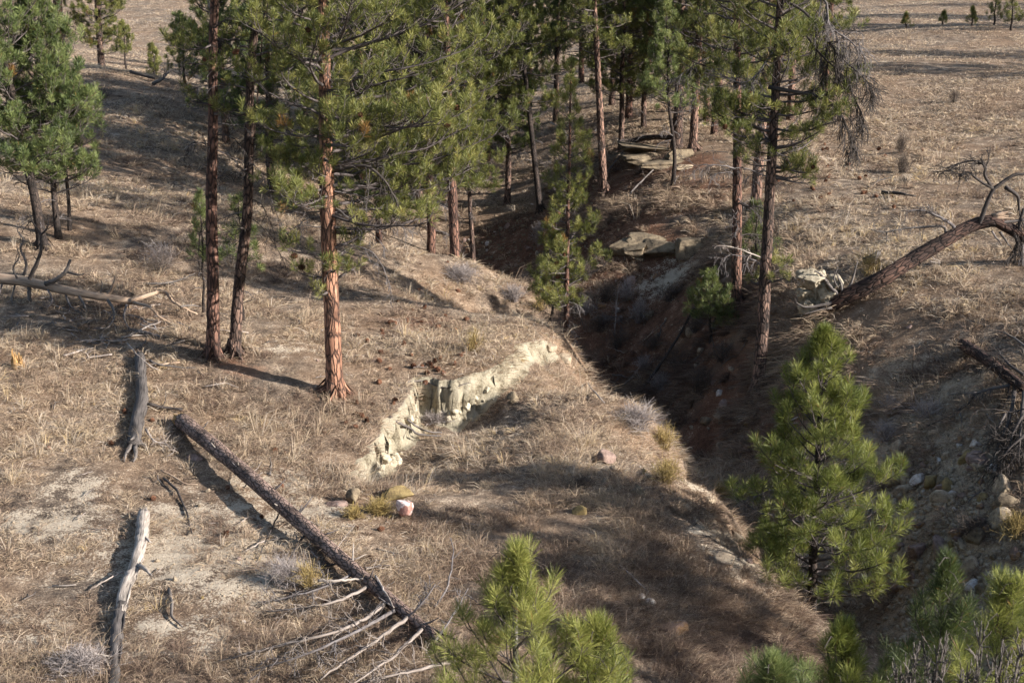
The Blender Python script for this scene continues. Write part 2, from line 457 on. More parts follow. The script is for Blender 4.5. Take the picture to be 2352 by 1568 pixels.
def stand(px, Y):
    """ground point in the photo column px, Y metres ahead"""
    x = 0.0
    for _ in range(6):
        z = float(H(x, Y)); x = (px - CX) / F_PX * (Y * CP - (z - CAM_Z) * SP)
    return np.array([x, Y, float(H(x, Y))])

# the washed-out clay scarp on the near spur
SCARP_PX = [(805,1120),(832,1075),(852,1010),(905,955),(938,905),(950,866),(1040,872),(1128,852),(1180,812),(1228,782),(1275,785)]
SCARP_H = [0.0, 0.50, 0.72, 0.60, 0.90, 1.05, 1.10, 0.62, 0.42, 0.32, 0.12]
sc_p = np.array([hit(*p)[:2] for p in SCARP_PX])
def scarp_fields(x, y):
    best = np.full(x.shape, 1e9); sgn = np.ones(x.shape); hh = np.zeros(x.shape); ss = np.zeros(x.shape); acr = np.zeros(x.shape); acc = 0
    for k in range(len(sc_p) - 1):
        a, b = sc_p[k], sc_p[k + 1]; ab = b - a; L = np.hypot(*ab)
        t = np.clip(((x - a[0]) * ab[0] + (y - a[1]) * ab[1]) / L ** 2, 0, 1)
        dx, dy = x - (a[0] + t * ab[0]), y - (a[1] + t * ab[1])
        d = np.hypot(dx, dy)
        cr = (ab[0] * dy - ab[1] * dx) / L
        m = (d < best - 1e-6) | ((np.abs(d - best) <= 1e-6) & (np.abs(cr) > acr))
        acr = np.where(m, np.abs(cr), acr)
        best = np.where(m, d, best); sgn = np.where(m, np.where(cr < 0, 1, -1), sgn)
        hh = np.where(m, SCARP_H[k] * (1 - t) + SCARP_H[k + 1] * t, hh); ss = np.where(m, acc + t * L, ss); acc += L
    return best * sgn, hh, ss
bx = (GX > -9) & (GX < 4) & (GY > 24) & (GY < 40)
sd, sh_, ss_ = scarp_fields(GX[bx], GY[bx])
edge_j = 0.22 * fbm2(ss_ * 1.3, ss_ * 0, 21, 2) + 0.16 * np.abs(fbm2(ss_ * 4.5, ss_ * 0 + 7, 24, 2)) + 0.14 * fbm2(GX[bx] * 3, GY[bx] * 3, 22, 3)
sd = sd + edge_j
wall_w = 0.20 + 0.10 * fbm2(ss_ * 1.4, ss_ * 0 + 3, 23, 2)
step_ = sstep(0, 1, sd / wall_w)
sh_ = sh_ * (1 + 0.32 * fbm2(ss_ * 0.9, ss_ * 0 + 5, 28, 2))
drop = sh_ * step_ * (1 - sstep(0.4, 3.8, sd) * 0.999)
GZ[bx] -= drop + 0.05 * step_ * (1 - sstep(0.2, 0.6, sd)) * vnoise2(ss_ * 9, ss_ * 0, 31)
MX, MY = GX.copy(), GY.copy()      # wall relief: the mesh may bulge and undercut sideways
wallw = sstep(0.05, 0.3, step_) * (1 - sstep(0.55, 1.0, step_)) * sstep(.05, .3, sh_)
bulge = 0.20 * fbm2(ss_ * 3.0, GZ[bx] * 6.0, 25, 4) + 0.10 * np.abs(fbm2(ss_ * 8.0, GZ[bx] * 1.2, 26, 2)) - .06 * (np.abs(vnoise2(ss_ * 2.6, GZ[bx] * .4 + 2, 27)) < .05)
bulge += (0.42 - step_) * 0.34 * sstep(.3, .8, sh_)
MX[bx] += wallw * bulge * 0.6; MY[bx] -= wallw * bulge
CLAY = np.zeros_like(GX); CLAY[bx] = (sstep(-0.10, 0.02, sd) * (1 - sstep(0.25, 0.5, sd - 0.15 * fbm2(GX[bx] * 2, GY[bx] * 2, 41, 2))) * sstep(0.08, 0.34, sh_ + 0.25 * fbm2(ss_ * 3, ss_ * 0, 42, 2)))
# fine relief
GZ += (fbm2(GX * 1.7, GY * 1.7, 51, 3) * 0.05 + fbm2(GX * 6, GY * 6, 52, 2) * 0.02) * (1 - sstep(30, 60, rr) * 0.7) * (np.abs(GX) < 27) * (GY > 10) * (GY < 75)

def blob(x, y, c, r): return np.exp(-((x - c[0]) ** 2 + (y - c[1]) ** 2) / (r * r))
def masks(x, y):
    soil = np.zeros_like(x); litter = np.zeros_like(x); scree = np.zeros_like(x)
    for px, py, r, w in [(500,1260,2.2,.9),(420,1200,1.2,.8),(640,1120,1.1,.7),(140,1200,1.0,.75),(180,1120,.8,.6),(600,1340,1.5,.7),(40,1210,.8,.6),(700,1180,.9,.7),(330,1460,1.2,.5),(80,1440,.9,.45),(520,1450,1.3,.5),(660,800,.8,.4),(1660,1240,.9,.7),(1590,1110,.5,.6),(1420,1080,.5,.5),(1690,1290,.8,.7),(1000,920,.4,.4),(1530,645,1.0,.85)]:
        soil = np.maximum(soil, w * blob(x, y, SOILC[(px, py)], r))
    for px, py, r, w in [(2120,960,2.0,.9),(2150,1150,2.6,1),(2200,1260,2.6,1),(2080,1330,2.0,.9),(2050,850,1.3,.6),(2300,1400,2.2,.8),(1960,1200,1.8,.8),(2330,1200,1.8,.8)]:
        scree = np.maximum(scree, w * blob(x, y, SOILC[(px, py)], r))
    for px, py, r, w in [(1350,600,3.2,1),(1450,650,3,.9),(1180,560,3.2,.9),(1400,720,2.2,.8),(1440,420,2.5,.8),(1560,380,2.5,.7),(1620,780,2.4,.7),(1690,850,2,.6),(960,740,2.0,.55),(1350,420,3,.7),(1600,440,3,.6),(1750,420,2.5,.5),(560,850,1.2,.5),(300,720,1.6,.5),(770,900,.9,.62),(512,822,1.1,.62),(1740,900,.9,.6),(1500,760,2.2,.95),(1560,880,1.8,.9),(1650,960,1.6,.8),(1450,690,2.0,.95),(1800,960,1.5,.7)]:
        litter = np.maximum(litter, w * blob(x, y, SOILC[(px, py)], r))
    return soil, litter, scree
SOILC = {}
for q in [(500,1260),(420,1200),(640,1120),(140,1200),(180,1120),(600,1340),(40,1210),(700,1180),(330,1460),(80,1440),(520,1450),(660,800),(1660,1240),(1590,1110),(1420,1080),(1690,1290),(1000,920),
          (2120,960),(2150,1150),(2200,1260),(2080,1330),(2050,850),(2300,1400),(1960,1200),(2330,1200),
          (1350,600),(1450,650),(1180,560),(1400,720),(1440,420),(1560,380),(1620,780),(1690,850),(960,740),(1350,420),(1600,440),(1750,420),(560,850),(300,720),(770,900),(512,822),(1740,900),(1530,645),(1500,760),(1560,880),(1650,960),(1450,690),(1800,960)]:
    SOILC[q] = hit(*q)[:2]
SO, LI, SR = masks(GX, GY)
ny, nx = GX.shape
ii = (np.arange(ny - 1)[:, None] * nx + np.arange(nx - 1)[None, :])
quads = np.stack([ii, ii + 1, ii + nx + 1, ii + nx], -1).reshape(-1, 4)
ground_me = raw_mesh("ground", np.stack([MX, MY, GZ], -1).reshape(-1, 3), quads.ravel(), np.full(len(quads), 4),
                     {"soil": SO.ravel(), "litter": LI.ravel(), "scree": SR.ravel(), "clay": CLAY.ravel()}, True)
def mat_ground():
    m, nt = new_mat("ground")
    co = N(nt, "TexCoord").outputs["Object"]
    n_big = noise(nt, co, 0.35, 5, 0.6); n_mid = noise(nt, co, 2.2, 6, 0.65); n_fine = noise(nt, co, 22, 6, 0.7); n_vf = noise(nt, co, 70, 3, 0.7)
    f = math_(nt, 'ADD', math_(nt, 'MULTIPLY', n_mid, 0.5), math_(nt, 'MULTIPLY', n_fine, 0.5))
    thatch = ramp(nt, f, [(0.39, (0.045, 0.034, 0.028)), (0.50, (0.16, 0.12, 0.088)), (0.61, (0.40, 0.305, 0.215))])
    thatch = mix(nt, ramp(nt, n_big, [(0.4, (0, 0, 0)), (0.62, (0.6, 0.6, 0.6))]), thatch, mix(nt, n_fine, (0.14, 0.09, 0.06), (0.32, 0.20, 0.115)))
    soil = ramp(nt, f, [(0.34, (0.20, 0.155, 0.11)), (0.5, (0.40, 0.325, 0.24)), (0.64, (0.52, 0.435, 0.33))])
    scree = ramp(nt, f, [(0.38, (0.095, 0.068, 0.046)), (0.48, (0.25, 0.182, 0.122)), (0.6, (0.44, 0.335, 0.225))])
    litter = ramp(nt, f, [(0.36, (0.05, 0.026, 0.017)), (0.5, (0.145, 0.076, 0.047)), (0.64, (0.27, 0.155, 0.098))])
    clay = ramp(nt, math_(nt, 'ADD', math_(nt, 'MULTIPLY', n_mid, 0.7), math_(nt, 'MULTIPLY', n_fine, 0.3)), [(0.38, (0.12, 0.095, 0.062)), (0.47, (0.28, 0.24, 0.168)), (0.62, (0.38, 0.335, 0.25))])
    def m_of(name, soft):
        a = attr(nt, name).outputs["Fac"]
        s = math_(nt, 'ADD', a, math_(nt, 'MULTIPLY', math_(nt, 'SUBTRACT', f, 0.5), soft))
        return ramp(nt, s, [(0.38, (0, 0, 0)), (0.56, (1, 1, 1))])
    c = mix(nt, m_of("litter", 1.0), thatch, litter)
    c = mix(nt, m_of("scree", 1.2), c, scree)
    c = mix(nt, m_of("soil", 4.2), c, soil)
    c = mix(nt, m_of("clay", 1.3), c, clay)
    crk = voronoi(nt, mapping(nt, co, (1, 1, 0.7)), 5.5, 'DISTANCE_TO_EDGE').outputs["Distance"]
    h = math_(nt, 'ADD', math_(nt, 'ADD', f, math_(nt, 'MULTIPLY', n_vf, 0.35)), math_(nt, 'MULTIPLY', ramp(nt, crk, [(0, (0, 0, 0)), (0.08, (1, 1, 1))]), 0.12))
    finish(nt, c, 0.95, h, 0.06, 0.9, 0.1)
    return m
ground = link("ground", ground_me, mat_ground())
tag(ground, kind="structure")

# ------------------------------------------------------------------ dry grass
def slope_at(x, y, e=0.25):
    return (H(x + e, y) - H(x - e, y)) / (2 * e), (H(x, y + e) - H(x, y - e)) / (2 * e)
def build_grass(n_tuft, blades, y0, y1, seed, hgt, wid, spread, droop, tone_c, tone_s, flow, name, label, thresh=0.0, az=(-24, 24), area=None, clump=0.0):
    r = np.random.default_rng(seed)
    if area is None:
        Y = y0 * (y1 / y0) ** r.random(n_tuft); A = np.tan(np.radians(az[0] + (az[1] - az[0]) * r.random(n_tuft)))
        x = Y * A; y = Y
    else:
        x, y = area(r, n_tuft)
    so, li, sr = masks(x, y)
    patch = fbm2(x / 1.3, y / 1.3, 61, 3); patch2 = fbm2(x / 0.45, y / 0.45, 62, 2)
    s_d, s_h, _ = scarp_fields(x, y)
    onwall = (s_d > 0.10) & (s_d < 0.40) & (s_h > 0.15)
    dens = 0.80 + 1.4 * patch + 0.7 * patch2 - 0.6 * so - 0.75 * sr - 0.5 * li
    keep = (r.random(len(x)) < dens) & (~onwall) & (dens > thresh)
    x, y = x[keep], y[keep]; li = li[keep]; so = so[keep]; patch = patch[keep]; sr = sr[keep]
    z = H(x, y)
    sx, sy = slope_at(x, y)
    n = len(x); d = np.hypot(x, y)
    sl = np.hypot(sx, sy)
    fx, fy = -sx * flow + 0.15 * fbm2(x / 3, y / 3, 71, 2) * 4, -sy * flow + 0.15 * fbm2(x / 3, y / 3, 72, 2) * 4
    size = hgt * np.exp(0.35 * r.standard_normal(n)) * (1 - 0.35 * so) * (1 + 0.6 * np.clip(patch, -.5, .5))
    b = blades
    tn = np.clip(tone_c + tone_s * r.standard_normal(n) + 0.36 * fbm2(x / 5, y / 5, 73, 3) + 0.30 * fbm2(x / 0.9, y / 0.9, 74, 2) - 0.30 * li - 0.12 * sr, 0.02, 1)
    ang = r.random((n, b)) * 2 * np.pi
    rad_ = np.sqrt(r.random((n, b))) * spread * (size / hgt)[:, None]
    bx_ = x[:, None] + rad_ * np.cos(ang); by_ = y[:, None] + rad_ * np.sin(ang)
    bz_ = z[:, None] + sx[:, None] * (bx_ - x[:, None]) + sy[:, None] * (by_ - y[:, None]) - 0.01
    ln = size[:, None] * (0.45 + 0.75 * r.random((n, b)))
    out = 0.25 + 0.75 * r.random((n, b))
    a2 = ang + 0.7 * r.standard_normal((n, b))
    dx = np.cos(a2) * out * droop + fx[:, None]; dy = np.sin(a2) * out * droop + fy[:, None]
    hl = np.hypot(dx, dy); dz = np.maximum(0.15, 1 - 0.55 * hl)
    D = norm(np.stack([dx, dy, dz], -1)).reshape(-1, 3)
    B0 = np.stack([bx_, by_, bz_], -1).reshape(-1, 3)
    L = ln.reshape(-1, 1)
    bend = norm(np.stack([dx, dy, 0 * dx - 0.35 * hl - 0.15], -1)).reshape(-1, 3)
    P1 = B0 + D * L * 0.5
    P2 = P1 + norm(D * 0.55 + bend * 0.6) * L * 0.5
    # keep tips above the ground
    tz = np.repeat(z, b) + np.repeat(sx, b) * (P2[:, 0] - np.repeat(x, b)) + np.repeat(sy, b) * (P2[:, 1] - np.repeat(y, b)) + 0.012
    P2[:, 2] = np.maximum(P2[:, 2], tz)
    w = (wid * np.clip(np.repeat(d, b) / 30, 0.75, 3.0))[:, None] * (0.6 + 0.8 * r.random((n * b, 1)))
    S = norm(np.cross(D, r.standard_normal((n * b, 3))))
    V = np.stack([B0 - S * w * .5, B0 + S * w * .5, P1 - S * w * .42, P1 + S * w * .42, P2], 1)
    m = n * b
    k = np.arange(m)[:, None] * 5
    idx = np.concatenate([k + [0, 1, 3, 2], k + [2, 3, 4]], 1).ravel()
    sizes = np.tile([4, 3], m)
    tone = np.clip(np.repeat(tn, b) + 0.10 * r.standard_normal(m), 0, 1)
    me = raw_mesh(name, V.reshape(-1, 3), idx, sizes, {"tone": np.repeat(tone, 5)})
    o = link(name, me, M['grass'])
    tag(o, label, "grass", kind="stuff")
    return o
build_grass(150000, 7, 17, 75, 1, 0.15, 0.0075, 0.16, 1.9, 0.42, 0.16, 0.5, "matted_grass", "low matted dry grass covering the spur and slopes")
build_grass(26000, 24, 17, 66, 2, 0.25, 0.0070, 0.05, 1.15, 0.45, 0.17, 0.8, "bunch_grass", "tan bunch grass growing in drooping tufts over the slopes", 0.35)
build_grass(4500, 13, 18, 62, 3, 0.42, 0.0065, 0.05, 0.35, 0.63, 0.10, 0.3, "tall_grass", "taller straw coloured grass standing above the mat", 0.75)
build_grass(80000, 6, 60, 150, 4, 0.16, 0.0070, 0.25, 1.3, 0.58, 0.07, 0.3, "meadow_grass", "pale dry grass on the far meadow beyond the pines")

def bank_area(cs):
    c = np.array([hit(*q[:2]) for q in cs]); w = np.array([q[2] for q in cs])
    def f(r, n):
        k = r.integers(len(cs), size=n)
        return c[k, 0] + w[k] * r.standard_normal(n), c[k, 1] + w[k] * 1.3 * r.standard_normal(n)
    return f
build_grass(3000, 30, 17, 66, 6, 0.40, 0.0075, 0.05, 0.9, 0.40, 0.10, 1.3, "bank_grass", "long drooping bunch grass hanging down the shaded gully bank", 0.1,
            area=bank_area([(1640,800,1.6),(1660,900,1.5),(1620,980,1.3),(1560,470,1.8),(1480,440,1.5),(1850,820,1.2),(2020,880,1.5),(2080,960,1.4),(2000,1000,1.0),(1650,620,1.6),(1560,760,1.4)]))
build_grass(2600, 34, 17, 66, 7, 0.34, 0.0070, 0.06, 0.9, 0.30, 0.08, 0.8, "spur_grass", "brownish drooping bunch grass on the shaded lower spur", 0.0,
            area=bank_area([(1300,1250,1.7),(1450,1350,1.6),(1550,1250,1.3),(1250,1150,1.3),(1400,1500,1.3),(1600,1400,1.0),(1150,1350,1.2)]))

# ------------------------------------------------------------------ pines
class Needles:
    def __init__(s): s.P, s.D, s.T = [], [], []
    def tuft(s, p, d, t): s.P.append(p); s.D.append(d); s.T.append(t)
def needle_arrays(nd, r, nl, npt, w, back, up=0.2, tmin=18, tmax=80):
    P = np.array(nd.P); D = norm(np.array(nd.D)); T = np.array(nd.T); n = len(P)
    ax = norm(r.standard_normal((n, npt, 3)))
    perp = norm(np.cross(D[:, None, :], ax))
    u = r.random((n, npt))
    th = np.radians(tmin + (tmax - tmin) * (0.25 * r.random((n, npt)) + 0.75 * u))
    bk = back if np.isscalar(back) else np.asarray(back)[:, None]
    B = P[:, None, :] - D[:, None, :] * (u * bk)[..., None]
    V = D[:, None, :] * np.cos(th)[..., None] + perp * np.sin(th)[..., None]
    V[..., 2] += up
    V = norm(V)
    L = nl * (0.8 + 0.35 * r.random((n, npt)))
    tip = B + V * L[..., None]
    tip[..., 2] -= 0.12 * L * (1 - np.abs(V[..., 2]))
    S = norm(np.cross(V, r.standard_normal((n, npt, 3)))) * (w * (0.7 + 0.6 * r.random((n, npt))))[..., None]
    mid = B + V * (L * 0.55)[..., None]
    X = np.stack([B, mid + S * .5, tip, mid - S * .5], 2).reshape(-1, 3)
    k = np.arange(n * npt)[:, None] * 4
    idx = (k + [0, 1, 2, 3])
    tone = np.clip(T[:, None] + 0.13 * r.standard_normal((n, npt)), 0.05, 1)
    tone = np.where(T[:, None] < 0.04, 0.0, tone)
    tone = np.where(r.random((n, npt)) < 0.012, 0.0, tone)
    return X, idx, np.repeat(tone.ravel(), 4)
def crown_mesh(name, nd, tb, r, nl, npt, w, back, mats, **kw):
    X, idx, tone = needle_arrays(nd, r, nl, npt, w, back, **kw)
    V = [X]; I = [idx.ravel()]; S = [np.full(len(idx), 4)]; MI = [np.zeros(len(idx), np.int32)]
    bark = [np.zeros_like(X)]; tn = [tone]
    if tb is not None and tb.n:
        TV = np.vstack(tb.V); Q = np.vstack(tb.Q); off = len(X)
        V.append(TV); I.append(Q.ravel() + off); S.append(np.full(len(Q), 4)); MI.append(np.ones(len(Q), np.int32))
        bark.append(np.vstack(tb.B)); tn.append(np.zeros(len(TV)))
        if tb.T:
            T = np.vstack(tb.T); I.append(T.ravel() + off); S.append(np.full(len(T), 3)); MI.append(np.ones(len(T), np.int32))
    me = raw_mesh(name, np.vstack(V), np.concatenate(I), np.concatenate(S), {"tone": np.concatenate(tn), "bark_co": np.vstack(bark)})
    for m in mats: me.materials.append(m)
    me.polygons.foreach_set("material_index", np.concatenate(MI))
    return me
def azel(az, el):
    return np.array([math.cos(az) * math.cos(el), math.sin(az) * math.cos(el), math.sin(el)])
def wander(p, az, el, L, n, r, waz, wel, e_end):
    pts = [np.array(p, float)]; a, e = az, el
    for k in range(n):
        t = (k + 1) / n
        a += waz * r.standard_normal(); e = el + (e_end - el) * t * t + wel * r.standard_normal()
        pts.append(pts[-1] + azel(a, e) * (L / n))
    return np.array(pts)
def grow_limb(tb, nd, p, az, el, L, rr, r, q):
    """a living limb: crooked main axis, side twigs that end in needle tufts"""
    n = 6
    P = wander(p, az, el, L, n, r, 0.16, 0.09, el + q.get('lift', 0.45))
    tb.add(P, np.linspace(rr, 0.007, n + 1), q.get('sides', 5), cap=False)
    seg_ = np.diff(P, axis=0)
    sp = q.get('sp', 0.22) * 0.8; t0 = q.get('t0', 0.2)
    m = max(2, int(L * (1 - t0) / sp))
    side = 1
    for k in range(m):
        t = t0 + (1 - t0) * (k + r.random() * 0.8) / m
        f = t * n; i = min(int(f), n - 1)
        c = P[i] + seg_[i] * (f - i)
        dz = seg_[i] / (np.linalg.norm(seg_[i]) + 1e-9)
        a0 = math.atan2(dz[1], dz[0]); e0 = math.asin(np.clip(dz[2], -1, 1))
        side = -side
        if r.random() < q.get('bare', 0.30):      # bare grey twiglet
            Lb = .25 + .35 * r.random(); W_ = wander(c, a0 + side * (.4 + r.random()), e0 - .5 * r.random() + .1, Lb, 3, r, .35, .25, -.5)
            tb.add(W_, [.007, .006, .005, .004], 3, cap=False)
        a2 = a0 + side * (0.5 + 0.6 * r.random()); e2 = e0 * 0.5 + 0.15 + 0.55 * r.random() - (0.25 if r.random() < 0.25 else 0)
        L2 = (0.30 + 0.75 * (1 - t)) * min(0.42 * L, 1.05) * (0.6 + 0.7 * r.random()) + 0.08
        Q = wander(c, a2, e2, L2, 3, r, 0.2, 0.12, e2 + 0.5)
        tb.add(Q, np.linspace(max(0.006, rr * 0.3), 0.005, 4), 3, cap=False)
        tone = np.clip(q['tone'] + 0.16 * r.standard_normal(), 0.08, 0.95)
        if r.random() < q.get('brown', 0.01): tone = 0.0
        if r.random() < q.get('keep', 0.95): nd.tuft(Q[-1], Q[-1] - Q[-2], tone)
        if L2 > 0.22:
            for s2 in (1, -1):
                if r.random() < q.get('fill', 0.8):
                    t2 = 0.4 + 0.5 * r.random(); j = min(int(t2 * 3), 2)
                    c2 = Q[j] + (Q[j + 1] - Q[j]) * (t2 * 3 - j)
                    a3 = a2 + s2 * (0.5 + 0.6 * r.random()); L3 = 0.12 + 0.2 * r.random()
                    e3 = e2 + 0.2 + 0.4 * r.random()
                    R3 = np.array([c2, c2 + azel(a3, e3) * L3 * .6, c2 + azel(a3, e3 + .35) * L3])
                    tb.add(R3, [0.005, 0.0045, 0.004], 3, cap=False)
                    nd.tuft(R3[-1], R3[-1] - R3[-2], np.clip(tone + 0.1 * r.standard_normal(), 0.08, 0.95) if tone > 0 else 0)
    nd.tuft(P[-1], P[-1] - P[-2], np.clip(q['tone'] + 0.1 + 0.1 * r.standard_normal(), .08, .95))
def dead_limb(tb, P, r0, r1, rng, ntw=8, tl=0.6, droop=-0.6, levels=2, tmin=0.25, up=False):
    """a bare limb along P with crooked side twigs"""
    n = max(6, len(P) * 3)
    C_ = spline(P, n)
    Lc = np.linalg.norm(np.diff(C_, axis=0), axis=1).sum()
    C_ = C_ + np.concatenate([[[0, 0, 0]], 0.02 * min(Lc, 1.2) * 0.25 * rng.standard_normal((n - 1, 3))])
    tb.add(C_, np.linspace(r0, r1, n), 6 if r0 > 0.02 else 4, cap=True)
    if levels <= 0: return
    for k in range(ntw):
        t = tmin + (1 - tmin) * (k + rng.random()) / ntw
        i = min(int(t * (n - 1)), n - 2)
        c = C_[i]; d = norm(C_[i + 1] - C_[i])
        az = math.atan2(d[1], d[0]) + rng.choice([-1, 1]) * (0.4 + 0.8 * rng.random()); el = math.asin(np.clip(d[2], -1, 1)) + 0.5 * rng.standard_normal()
        L = tl * (0.4 + 0.9 * rng.random()) * (1.15 - 0.6 * t)
        Q = wander(c, az, el, L, 5, rng, 0.28, 0.2, el + droop)
        rq = max(0.004, (r0 + (r1 - r0) * t) * 0.45)
        if levels > 1:
            dead_limb(tb, Q, rq, 0.004, rng, max(2, int(ntw * 0.45)), tl * 0.5, droop, levels - 1, 0.2)
        else:
            tb.add(Q, np.linspace(max(rq, .008), 0.005, len(Q)), 3, cap=False)

def cone_mesh():
    """an open pine cone: overlapping scales round an egg shaped core"""
    V, Fc = [], []
    for k in range(60):
        t = k / 59; z = -0.05 + 0.10 * t; rr = 0.042 * math.sin(math.pi * (0.12 + 0.85 * t)) + 0.004
        a = k * 2.39996
        o = np.array([math.cos(a), math.sin(a), 0]); s = np.array([-math.sin(a), math.cos(a), 0]); u = np.array([0, 0, 1.0])
        c = o * rr * 0.3 + u * z
        tip = o * rr + u * (z + 0.018)
        b = len(V)
        V += [c - s * .006, c + s * .006, tip + s * .012 - u * .004, tip - s * .012 - u * .004, tip + u * .008 + o * .004]
        Fc += [(b, b + 1, b + 2, b + 3), (b + 3, b + 2, b + 4)]
    idx = np.concatenate([np.array(f) for f in Fc]); sizes = np.array([len(f) for f in Fc])
    me = raw_mesh("pine_cone", np.array(V), idx, sizes); me.materials.append(M['cone'])
    return me
CONE = cone_mesh()

GROUPS = {}
def pine(label, base, Ht, r0, top=(0, 0), crown0=3.0, prof=((0, 1.5), (1, 0.3)), nb=50, seed=0, bark='bark_orange', leaf='needles_olive',
         q=None, nl=0.175, npt=30, w=0.011, back=0.13, bias=(0, 0), dead=(0, 0, 0, 0.8), cones=0, group=None, limbs=(), dead_limbs=(), upper=None, wig=0.05, elev=(0.05, 0.9), low_only=None, cat="tree", curve=None, wmul=1.0):
    r = np.random.default_rng(seed + 1000)
    q = dict(dict(tone=0.45), **(q or {}))
    if base[1] > 55 and Ht > 10 and abs(base[0]) < 25: crown0 = max(1.2, crown0 - 1.5); prof = tuple((a_, b_ * 1.15) for a_, b_ in prof)
    if base[1] > 49 and base[1] < 95 and Ht > 5: q['sp'] = q.get('sp', .22) * .72; nb = int(nb * 1.15)
    root = empty("pine_tree", base)
    tag(root, label, cat, group)
    n = 9
    hs = np.linspace(0, Ht, n)
    pth = np.stack([top[0] * hs / Ht, top[1] * hs / Ht, hs], -1)
    pth[1:, :2] += np.cumsum(wig * r.standard_normal((n - 1, 2)), 0) * 0.5
    if curve is not None: pth[:, 0] += curve * np.sin(np.linspace(0, 1, n) * 9.0) * np.linspace(1, .2, n)
    nring = int(max(24, min(110, Ht / 0.14)))
    tp = spline(pth, nring); tz = np.linspace(0, Ht, nring)
    rad_t = r0 * np.clip(1 - tz / Ht, 0, 1) ** 0.72 * 0.93 + r0 * 0.30 * np.exp(-tz / 0.28) + 0.008
    tp0 = tp.copy(); tp0[0, 2] -= 0.25
    tb = Tubes(); tb.add(tp0, rad_t, 18, lump=0.07, seed=seed)
    for k in range(6 if r0 > .1 and base[1] < 60 else 0):      # root flare
        a_ = k * 1.05 + .5 * r.random(); o_ = np.array([math.cos(a_), math.sin(a_), 0]); l_ = r0 * (2.0 + 1.2 * r.random())
        zz = [float(H(base[0] + o_[0] * f_, base[1] + o_[1] * f_)) - base[2] for f_ in (l_ * .55, l_)]
        tb.add(np.array([[0, 0, .42] + o_ * r0 * .5, [0, 0, .16 + max(0, zz[0])] + o_ * r0 * .95, [0, 0, .03 + zz[0]] + o_ * l_ * .62, [0, 0, zz[1] - .06] + o_ * l_]), [r0 * .40, r0 * .42, r0 * .28, r0 * .12], 8)
    link("trunk", tb.mesh("trunk"), M[bark], root)
    def tr(h):
        return np.array([np.interp(h, tz, tp[:, 0]), np.interp(h, tz, tp[:, 1]), h]), float(np.interp(h, tz, rad_t))
    wood, nd = Tubes(), Needles()
    pf = np.array(prof, float)
    nb = int(nb * 1.25)
    for k in range(nb):
        f = ((k + r.random()) / nb)
        h = crown0 + (Ht * 0.985 - crown0) * f
        if upper is not None and h > upper[0] and r.random() > upper[1]: continue
        az = k * 2.39996 + 0.5 * r.standard_normal()
        L = float(np.interp(f, pf[:, 0], pf[:, 1])) * (0.65 + 0.55 * r.random())
        L *= max(0.25, 1 + bias[0] * math.cos(az) + bias[1] * math.sin(az))
        el = elev[0] + (elev[1] - elev[0]) * f ** 1.4 + 0.15 * r.standard_normal()
        p, rt = tr(h)
        grow_limb(wood, nd, p, az, el, L, min(0.045, 0.35 * rt, 0.010 + 0.012 * L), r, q)
    p, rt = tr(Ht); nd.tuft(p, np.array([0, 0, 1.0]), q['tone'])
    for (h, az, el, L) in limbs:
        p, rt = tr(h); grow_limb(wood, nd, p, az, el, L, min(0.05, 0.4 * rt), r, q)
    tips = [np.array(x) for x in nd.P]
    if back == 0.13: npt = int(npt * 1.25)
    me = crown_mesh("crown", nd, wood, r, nl, npt, w * wmul, back, [M[leaf], M['twig_crown']])
    link("crown", me, None, root)
    # dead lower branches, each its own part
    for k in range(int(dead[0])):
        h = dead[1] + (dead[2] - dead[1]) * r.random(); az = r.random() * 2 * math.pi
        p, rt = tr(h); L = dead[3] * (0.5 + 0.9 * r.random()); el = 0.15 + 0.3 * r.standard_normal()
        db = Tubes(); P = wander(p, az, el, L, 4, r, 0.25, 0.15, el - 0.7)
        dead_limb(db, P, 0.012 + 0.008 * L, 0.004, r, int(4 + 4 * L), 0.45 * L, -0.6, 2 if L > 0.7 else 1)
        link("dead_branch", db.mesh("dead_branch"), M['twig_dead'] if r.random() < 0.5 else M['twig_dark'], root)
    for (pts, ra, rb, ntw, tl, droop, mt) in dead_limbs:
        db = Tubes(); P = np.array(pts) - np.array(base)
        dead_limb(db, P, ra, rb, r, ntw, tl, droop, 2)
        link("dead_branch", db.mesh("dead_branch"), M[mt], root)
    if cones:
        low = [t for t in tips if t[2] < Ht * 0.75 and t[1] < 0.6]
        for k in range(cones):
            c = low[int(r.integers(len(low)))]
            o = link("pine_cone", CONE, None, root, c + np.array([0, -0.04, -0.02]))
            o.rotation_euler = tuple(r.random(3) * 3); s = 1.1 + 0.5 * r.random(); o.scale = (s, s, s)
    return root

def m_px(p): return depth_of(p) / F_PX          # metres per photo pixel at p
def bpt(px, py=None, Y=None): return hit(px, py) if Y is None else stand(px, Y)
RIGHT, LEFT_, TO_CAM, AWAY = 0.0, math.pi, -math.pi / 2, math.pi / 2

